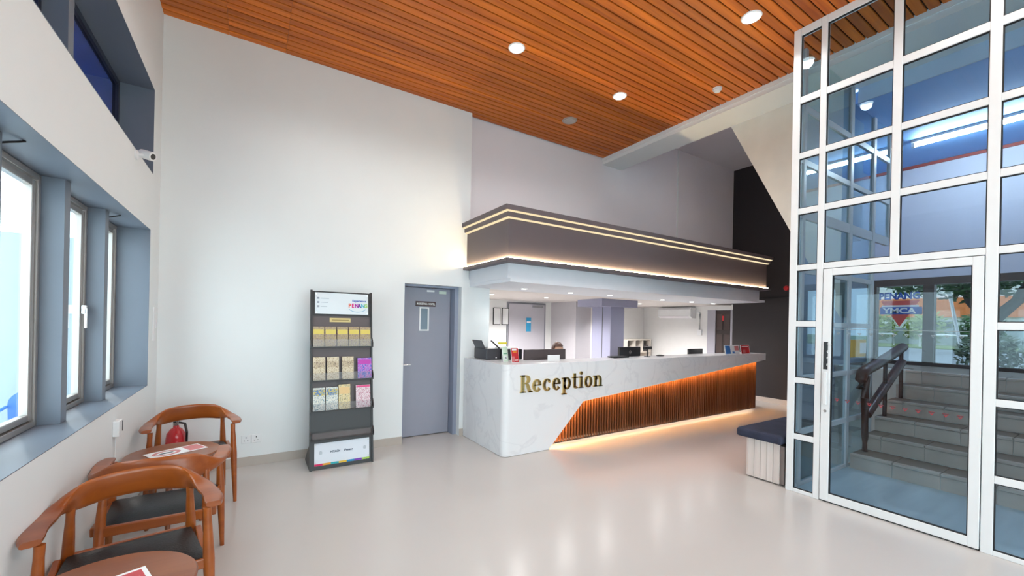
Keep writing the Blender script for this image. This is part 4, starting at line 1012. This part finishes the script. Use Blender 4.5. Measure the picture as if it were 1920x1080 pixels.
# framed certificates, air conditioner, shelf in the office
for x, lb in ((4.49, 'left framed certificate on the office wall'), (4.71, 'right framed certificate on the office wall')):
    f_ = thing('framed_certificate', lb, 'picture frame', (x+.09, 7.89, 1.55), 0, 'framed certificates')
    box('frame', x, x+.175, 7.878, 7.8995, 1.545, 1.925, BLACK, f_); box('certificate', x+.014, x+.161, 7.874, 7.878, 1.56, 1.91, PAPER, f_)
ac = thing('air_conditioner', 'white split air conditioner on the office wall', 'air conditioner', (XD-.1, 6.75, 1.85))
prism('casing', [(XD-.001, 1.80), (XD-.14, 1.80), (XD-.20, 1.85), (XD-.20, 2.02), (XD-.15, 2.07), (XD-.001, 2.07)], 6.28, 7.25, 'XZ', WFRAME, ac)
prism('louvre', [(XD-.145, 1.797), (XD-.205, 1.845), (XD-.200, 1.850), (XD-.140, 1.802)], 6.34, 7.19, 'XZ', GREYW, ac)
tube('pipe', [(XD-.03, 6.18, 1.95), (XD-.03, 6.14, 1.9), (XD-.03, 6.14, 1.52)], .02, WFRAME, ac)
box('isolator', XD-.05, XD-.001, 6.08, 6.19, 1.38, 1.52, WFRAME, ac, .005)
sh = thing('pigeonhole_shelf', 'cream pigeonhole shelf with papers against the office wall', 'shelf', (8.6, 7.6, 0))
boxes('carcass', [(8.3, 8.33, 7.5, 7.88, 0.001, 1.22), (9.22, 9.25, 7.5, 7.88, 0.001, 1.22), (8.33, 9.22, 7.5, 7.88, 1.19, 1.22), (8.33, 9.22, 7.5, 7.88, 0.86, 0.89), (8.62, 8.64, 7.5, 7.88, .89, 1.19), (8.92, 8.94, 7.5, 7.88, .89, 1.19), (8.33, 9.22, 7.86, 7.88, 0.02, 1.19)], mat('shelf_cream', (0.62, 0.56, 0.50), .5), sh)
for k, (x0, x1, z0) in enumerate(((8.35, 8.60, .90), (8.66, 8.90, .90), (8.96, 9.2, .90))):
    tag(box('paper_pile', x0, x1, 7.55, 7.84, .8905, .97+.05*k, [DGREY, PAPER, brn][k]), ['dark paper pile in the left pigeonhole of the shelf', 'white paper pile in the middle pigeonhole of the shelf', 'brown paper pile in the right pigeonhole of the shelf'][k], 'paper pile')

# ---- person sitting behind the wide monitor
def person():
    root = thing('person', 'person with brown hair sitting behind the wide monitor', 'person', (3.98, 5.0, 0))
    J = [('pel', (0, .02, .53), .13), ('wai', (0, .02, .68), .12), ('che', (0, .0, .88), .135), ('nek0', (0, .0, .985), .06), ('nek', (0, -.012, 1.04), .048), ('hd0', (0, -.025, 1.09), .055),
         ('shL', (-.15, 0, .955), .055), ('elL', (-.20, -.10, .74), .04), ('wrL', (-.14, -.30, .765), .027), ('shR', (.15, 0, .955), .055), ('elR', (.20, -.10, .74), .04), ('wrR', (.14, -.30, .765), .027),
         ('hipL', (-.09, -.03, .50), .085), ('knL', (-.11, -.40, .50), .058), ('anL', (-.11, -.40, .09), .038), ('toL', (-.12, -.53, .035), .03),
         ('hipR', (.09, -.03, .50), .085), ('knR', (.11, -.40, .50), .058), ('anR', (.11, -.40, .09), .038), ('toR', (.12, -.53, .035), .03),
         ('paL', (-.125, -.37, .762), .028), ('paR', (.125, -.37, .762), .028)]
    E_ = [('pel', 'wai'), ('wai', 'che'), ('che', 'nek0'), ('nek0', 'nek'), ('nek', 'hd0'), ('nek0', 'shL'), ('shL', 'elL'), ('elL', 'wrL'), ('nek0', 'shR'), ('shR', 'elR'), ('elR', 'wrR'), ('pel', 'hipL'), ('hipL', 'knL'), ('knL', 'anL'), ('anL', 'toL'), ('pel', 'hipR'), ('hipR', 'knR'), ('knR', 'anR'), ('anR', 'toR'), ('wrL', 'paL'), ('wrR', 'paR')]
    for sgn_, pa in ((-1, 'paL'), (1, 'paR')):
        for q, (dx, ln_) in enumerate(((-.022, .055), (-.008, .068), (.007, .064), (.021, .05))):
            a, b = 'f%d%s' % (q, pa), 'g%d%s' % (q, pa)
            J.append((a, (.125*sgn_+dx*1.1, -.40, .762), .0088)); J.append((b, (.125*sgn_+dx*1.25, -.40-ln_, .752), .0075)); E_ += [(pa, a), (a, b)]
        a = 't' + pa; J.append((a, (.125*sgn_-sgn_*.045, -.385, .758), .009)); E_.append((pa, a))
    idx = {n: i for i, (n, _, _) in enumerate(J)}
    me = bpy.data.meshes.new('body'); me.from_pydata([p for _, p, _ in J], [(idx[a], idx[b]) for a, b in E_], [])
    o = bpy.data.objects.new('body', me); COL.objects.link(o)
    sk = o.modifiers.new('skin', 'SKIN'); sk.use_smooth_shade = True
    if not me.skin_vertices:
        bm_ = bmesh.new(); bm_.from_mesh(me); bm_.verts.layers.skin.verify(); bm_.to_mesh(me); bm_.free()
    for i, (_, _, r_) in enumerate(J):
        me.skin_vertices[0].data[i].radius = (r_, r_); me.skin_vertices[0].data[i].use_root = (i == 0)
    su = o.modifiers.new('sub', 'SUBSURF'); su.levels = 1; su.render_levels = 1
    dg = bpy.context.evaluated_depsgraph_get(); dg.update()
    m2 = bpy.data.meshes.new_from_object(o.evaluated_get(dg)); bpy.data.objects.remove(o)
    m2.transform(Matrix.Translation((3.98, 5.0, 0)))
    skin = mat('skin', (0.52, 0.30, 0.21), .5); shirt = mat('dark_shirt', (0.10, 0.09, 0.11), .7); trs = mat('trousers', (0.04, 0.04, 0.05), .7)
    # head with face, added to the same mesh
    bm_ = bmesh.new(); bm_.from_mesh(m2)
    hc = Vector((3.98, 4.965, 1.185))
    ret = bmesh.ops.create_uvsphere(bm_, u_segments=24, v_segments=18, radius=1.0)
    for v in ret['verts']:
        c = v.co.copy(); x_, y_, z_ = c
        wz = 1.0 - .28*max(0, -z_)**1.3
        p = Vector((x_*.074*wz, y_*.092*wz - (.012 if z_ < -.3 and y_ < 0 else 0), z_*.112))
        if y_ < -.7:
            if abs(x_) < .22 and -.35 < z_ < .1: p.y -= .016*(1-abs(x_)/.22)*(1-abs(z_+.15)/.3)      # nose
            if .15 < abs(x_) < .6 and .0 < z_ < .25: p.y += .007                                        # eye sockets
            if abs(x_) < .4 and -.62 < z_ < -.42: p.y -= .004                                            # lips
        v.co = hc + p
    for sx_ in (-1, 1):
        bmesh.ops.create_uvsphere(bm_, u_segments=8, v_segments=6, radius=1, matrix=Matrix.Translation(hc + Vector((sx_*.076, .008, -.005))) @ Matrix.Diagonal((.010, .018, .030, 1)))
    for f in bm_.faces:
        f.smooth = True
        c = f.calc_center_median()
        f.material_index = 0 if c.z > 1.03 or (c.y < 4.78 and .70 < c.z < .80) else (2 if c.z < .56 else 1)
    bm_.to_mesh(m2); bm_.free(); m2.materials.clear()
    for q in (skin, shirt, trs): m2.materials.append(q)
    b_ = bpy.data.objects.new('body', m2); COL.objects.link(b_); put(b_, root)
    hair_m = mat('brown_hair', (0.085, 0.030, 0.018), .45, noise=.4, nscale=40, stretch=(4, 4, .6))
    bm_ = bmesh.new(); ret = bmesh.ops.create_uvsphere(bm_, u_segments=24, v_segments=18, radius=1.0)
    kill = []
    for v in ret['verts']:
        x_, y_, z_ = v.co
        if y_ < -.45 and z_ < .42: kill.append(v)
        s_ = 1.0
        v.co = hc + Vector((x_*.092, y_*.108+.010, z_*.128 + (.008 if z_ > 0 else -.03)))
    bmesh.ops.delete(bm_, geom=kill, context='VERTS')
    r_ = bmesh.ops.solidify(bm_, geom=list(bm_.faces), thickness=.012)
    h_ = obj('hair', bm_, hair_m, b_); h_.matrix_parent_inverse = Matrix(); autosmooth(h_, 1.2)
    for sx_ in (-1, 1):
        bm_ = bmesh.new(); bmesh.ops.create_uvsphere(bm_, u_segments=10, v_segments=8, radius=.0115, matrix=Matrix.Translation(hc + Vector((sx_*.028, -.078, .010))))
        e_ = obj('eye', bm_, BLACK, b_, True); e_.matrix_parent_inverse = Matrix()
    bm_ = bmesh.new(); bmesh.ops.create_uvsphere(bm_, u_segments=10, v_segments=8, radius=1, matrix=Matrix.Translation(hc + Vector((0, -.088, -.060))) @ Matrix.Diagonal((.024, .006, .006, 1)))
    e_ = obj('mouth', bm_, mat('lips', (0.40, 0.11, 0.10), .4), b_, True); e_.matrix_parent_inverse = Matrix()
person()
stl = thing('office_stool', 'dark stool under the person behind the counter', 'stool', (3.98, 5.03, 0))
lathe('seat', [(.18, .37), (.20, .385), (.20, .405), (.17, .415)], 3.98, 5.03, BLACK, stl)
lathe('column', [(.22, 0.001), (.22, .02), (.03, .04), (.025, .37)], 3.98, 5.03, STEEL, stl)

# ================================================================== OUTSIDE
GZ = 0.85
asph = mat('asphalt', (0.30, 0.33, 0.37), .8, noise=.2, nscale=.5); lawn = mat('lawn', (0.22, 0.30, 0.08), .9, noise=.4, nscale=2)
struct(boxes('ground_road', [(9.62, 24.0, -30, 40, GZ-.1, GZ), (9.13, 9.62, -30, 2.74, GZ-.1, GZ)], asph), 'grey road outside the entrance')
struct(box('ground_lawn', 24.0, 60.0, -30, 60, GZ-.1, GZ+.03, lawn), 'lawn strip across the road')
struct(box('ground_yard', -14, XL-.3, -14, 12, -.55, -.45, mat('pale_paving', (0.70, 0.72, 0.72), .8)), 'pale paving outside the left windows')
struct(box('ground_forecourt', XL-.3, 9.1, -20, YF-.1, -.1, -.01, mat('forecourt_paving', (0.62, 0.58, 0.52), .8)), 'paved forecourt behind the viewer')
struct(box('wall_outside', -14, -1.4, 10.0, 10.2, -.45, 2.9, mat('outside_wall', (0.30, 0.36, 0.40), .8)), 'pale wall outside the left windows')
lw_ = tag(box('boundary_wall', 30.0, 30.2, -4, 26, GZ+.03, 1.75, mat('boundary_grey', (0.50, 0.55, 0.60), .8)), 'long low grey boundary wall across the road', 'wall')
for y0, lb in ((6.9, 'white hoop rail on the lawn seen through the left entrance pane'), (4.3, 'white hoop rail on the lawn seen through the right entrance pane')):
    tag(tube('hoop_rail', [(26, y0, GZ+.03), (26, y0, 1.42), (26, y0+1.7, 1.42), (26, y0+1.7, GZ+.03)], .04, PAPER, None, 8), lb, 'rail')
tag(tube('leaning_pole', [(22, 3.95, GZ), (22.0, 4.45, 4.0)], .05, PAPER, None, 8), 'leaning white pole beside the road', 'pole')
nbg = thing('building', 'white building with an orange band across the road', 'building', (42, 10, GZ))
box('wall', 42, 48, -6, 34, GZ+.03, 3.3, mat('building_white', (0.75, 0.75, 0.74), .8), nbg)
box('orange_band', 41.8, 42, -6, 34, 2.6, 4.0, mat('orange_paint', (0.80, 0.22, 0.06), .6), nbg)
box('upper_wall', 42, 48, -6, 34, 3.3, 6.5, mat('building_white', (0.75, 0.75, 0.74), .8), nbg)
for k in range(5): box('window', 41.9, 42.05, -2+5*k, 0+5*k, 1.4, 2.3, mat('dark_window', (0.05, 0.06, 0.07), .2), nbg)
def foliage(name, centre, rad, n, s, mats_, parent=None):
    bm = bmesh.new()
    for k in range(n):
        while True:
            p = Vector((random.uniform(-1, 1), random.uniform(-1, 1), random.uniform(-1, 1)))
            if .25 < p.length < 1: break
        p = Vector((p.x*rad[0], p.y*rad[1], p.z*rad[2])) + Vector(centre)
        d = Vector((random.gauss(0, 1), random.gauss(0, 1), random.gauss(0, .6))).normalized(); e = d.orthogonal().normalized()
        L = s*random.uniform(.7, 1.3)
        v = [bm.verts.new(p), bm.verts.new(p+d*L*.5+e*L*.24), bm.verts.new(p+d*L), bm.verts.new(p+d*L*.5-e*L*.24)]
        bm.faces.new(v)
    o = obj(name, bm, mats_, parent); o['kind'] = 'stuff'; return o
gr1 = mat('leaf_green', (0.06, 0.16, 0.035), .5, noise=.6, nscale=3); gr2 = mat('leaf_bright', (0.30, 0.40, 0.05), .5, noise=.4, nscale=2)
tr = thing('tree', 'broad green tree with dark forked trunk across the road', 'tree', (20, 3.05, GZ))
bm = bmesh.new(); addtube(bm, [(20, 3.05, GZ), (20, 3.0, 1.7), (20, 2.95, 2.1)], [.30, .24, .22], 10); autoret(obj('trunk', bm, mat('bark', (0.07, 0.05, 0.04), .9, noise=.4), tr))
for dy in (-.75, .65):
    bm = bmesh.new(); addtube(bm, [(20, 2.95, 1.95), (20, 2.95+dy*.7, 2.6), (20, 2.95+dy*1.2, 3.6)], [.18, .14, .08], 8); autoret(obj('branch', bm, mat('bark', (0.07, 0.05, 0.04), .9), tr))
foliage('foliage', (20, 3.6, 4.1), (1.8, 2.6, 1.45), 3600, .26, gr1, tr)
tr2 = thing('tree', 'leafy green tree left of the entrance sign', 'tree', (24, 9.2, GZ))
bm = bmesh.new(); addtube(bm, [(24, 9.2, GZ), (24, 9.2, 2.6)], [.2, .15], 8); autoret(obj('trunk', bm, mat('bark', (0.07, 0.05, 0.04), .9), tr2))
foliage('foliage', (24, 9.2, 3.6), (1.8, 2.0, 1.9), 2600, .28, gr1, tr2)
for k, (y, x) in enumerate(((10.2, 28.5), (8.3, 28.5), (6.4, 28.5), (4.5, 28.5))):
    hb = thing('hedge_bush', ['leftmost', 'second', 'third', 'rightmost'][k] + ' rounded bush of the hedge across the road', 'bush', (x, y, GZ+.03), 0, 'hedge across the road')
    foliage('foliage', (x, y, 1.75), (.6, .8, .75), 700, .22, gr2 if k in (1, 2) else gr1, hb)
    tube('stem', [(x, y, GZ+.03), (x, y, 1.5)], .05, mat('bark', (0.07, 0.05, 0.04), .9), hb)
bu = thing('flowering_bush', 'dark green bush with a red flower outside the entrance window', 'bush', (10.9, 1.62, GZ))
foliage('foliage', (10.9, 1.62, 1.22), (.35, .42, .36), 900, .10, mat('bush_green', (0.10, 0.17, 0.08), .4, noise=.5, nscale=6), bu)
tube('stem', [(10.9, 1.62, GZ), (10.9, 1.62, 1.1)], .02, mat('bark', (0.07, 0.05, 0.04), .9), bu)
bm = bmesh.new()
for k in range(6):
    a = 2*PI*k/6; addprism(bm, [(1.70, 1.50), (1.70+.06*math.cos(a-.4), 1.50+.06*math.sin(a-.4)), (1.70+.075*math.cos(a), 1.50+.075*math.sin(a)), (1.70+.06*math.cos(a+.4), 1.50+.06*math.sin(a+.4))], 10.50+.004*k, 10.503+.004*k, 'YZ')
obj('flower', bm, mat('flower_red', (0.60, 0.02, 0.03), .5), bu)

# blue plastic chair outside the left window
pc = thing('plastic_chair', 'blue plastic armchair outside the left window', 'chair', (-2.73, 8.75, 0))
bp_ = mat('blue_plastic', (0.02, 0.13, 0.42), .3)
bx, by_ = -2.73, 8.75
for sx_ in (-.24, .24):
    for yy in (-.22, .22): tube('leg', [(bx+sx_*1.1, by_+yy*1.1, 0), (bx+sx_, by_+yy, .42)], [.018, .024], bp_, pc)
box('seat', bx-.25, bx+.25, by_-.24, by_+.24, .42, .45, bp_, pc, .012)
bm = bmesh.new(); pts = [(-.24, .45), (-.25, .72)] + [(-.25*math.cos(a), .72+.20*math.sin(a)) for a in [PI*q/10 for q in range(1, 10)]] + [(.25, .72), (.24, .45)]
addprism(bm, [(bx+a, b) for a, b in pts], by_+.20, by_+.225, 'XZ'); obj('backrest', bm, bp_, pc)
for sx_ in (-.26, .26):
    bm = bmesh.new(); addtube(bm, [(bx+sx_, by_-.22, .43), (bx+sx_, by_-.22, .60), (bx+sx_, by_-.12, .65), (bx+sx_, by_+.20, .68)], .022, 8); autoret(obj('armrest', bm, bp_, pc))
pc.location.z = -0.45      # the yard lies lower than the lobby floor
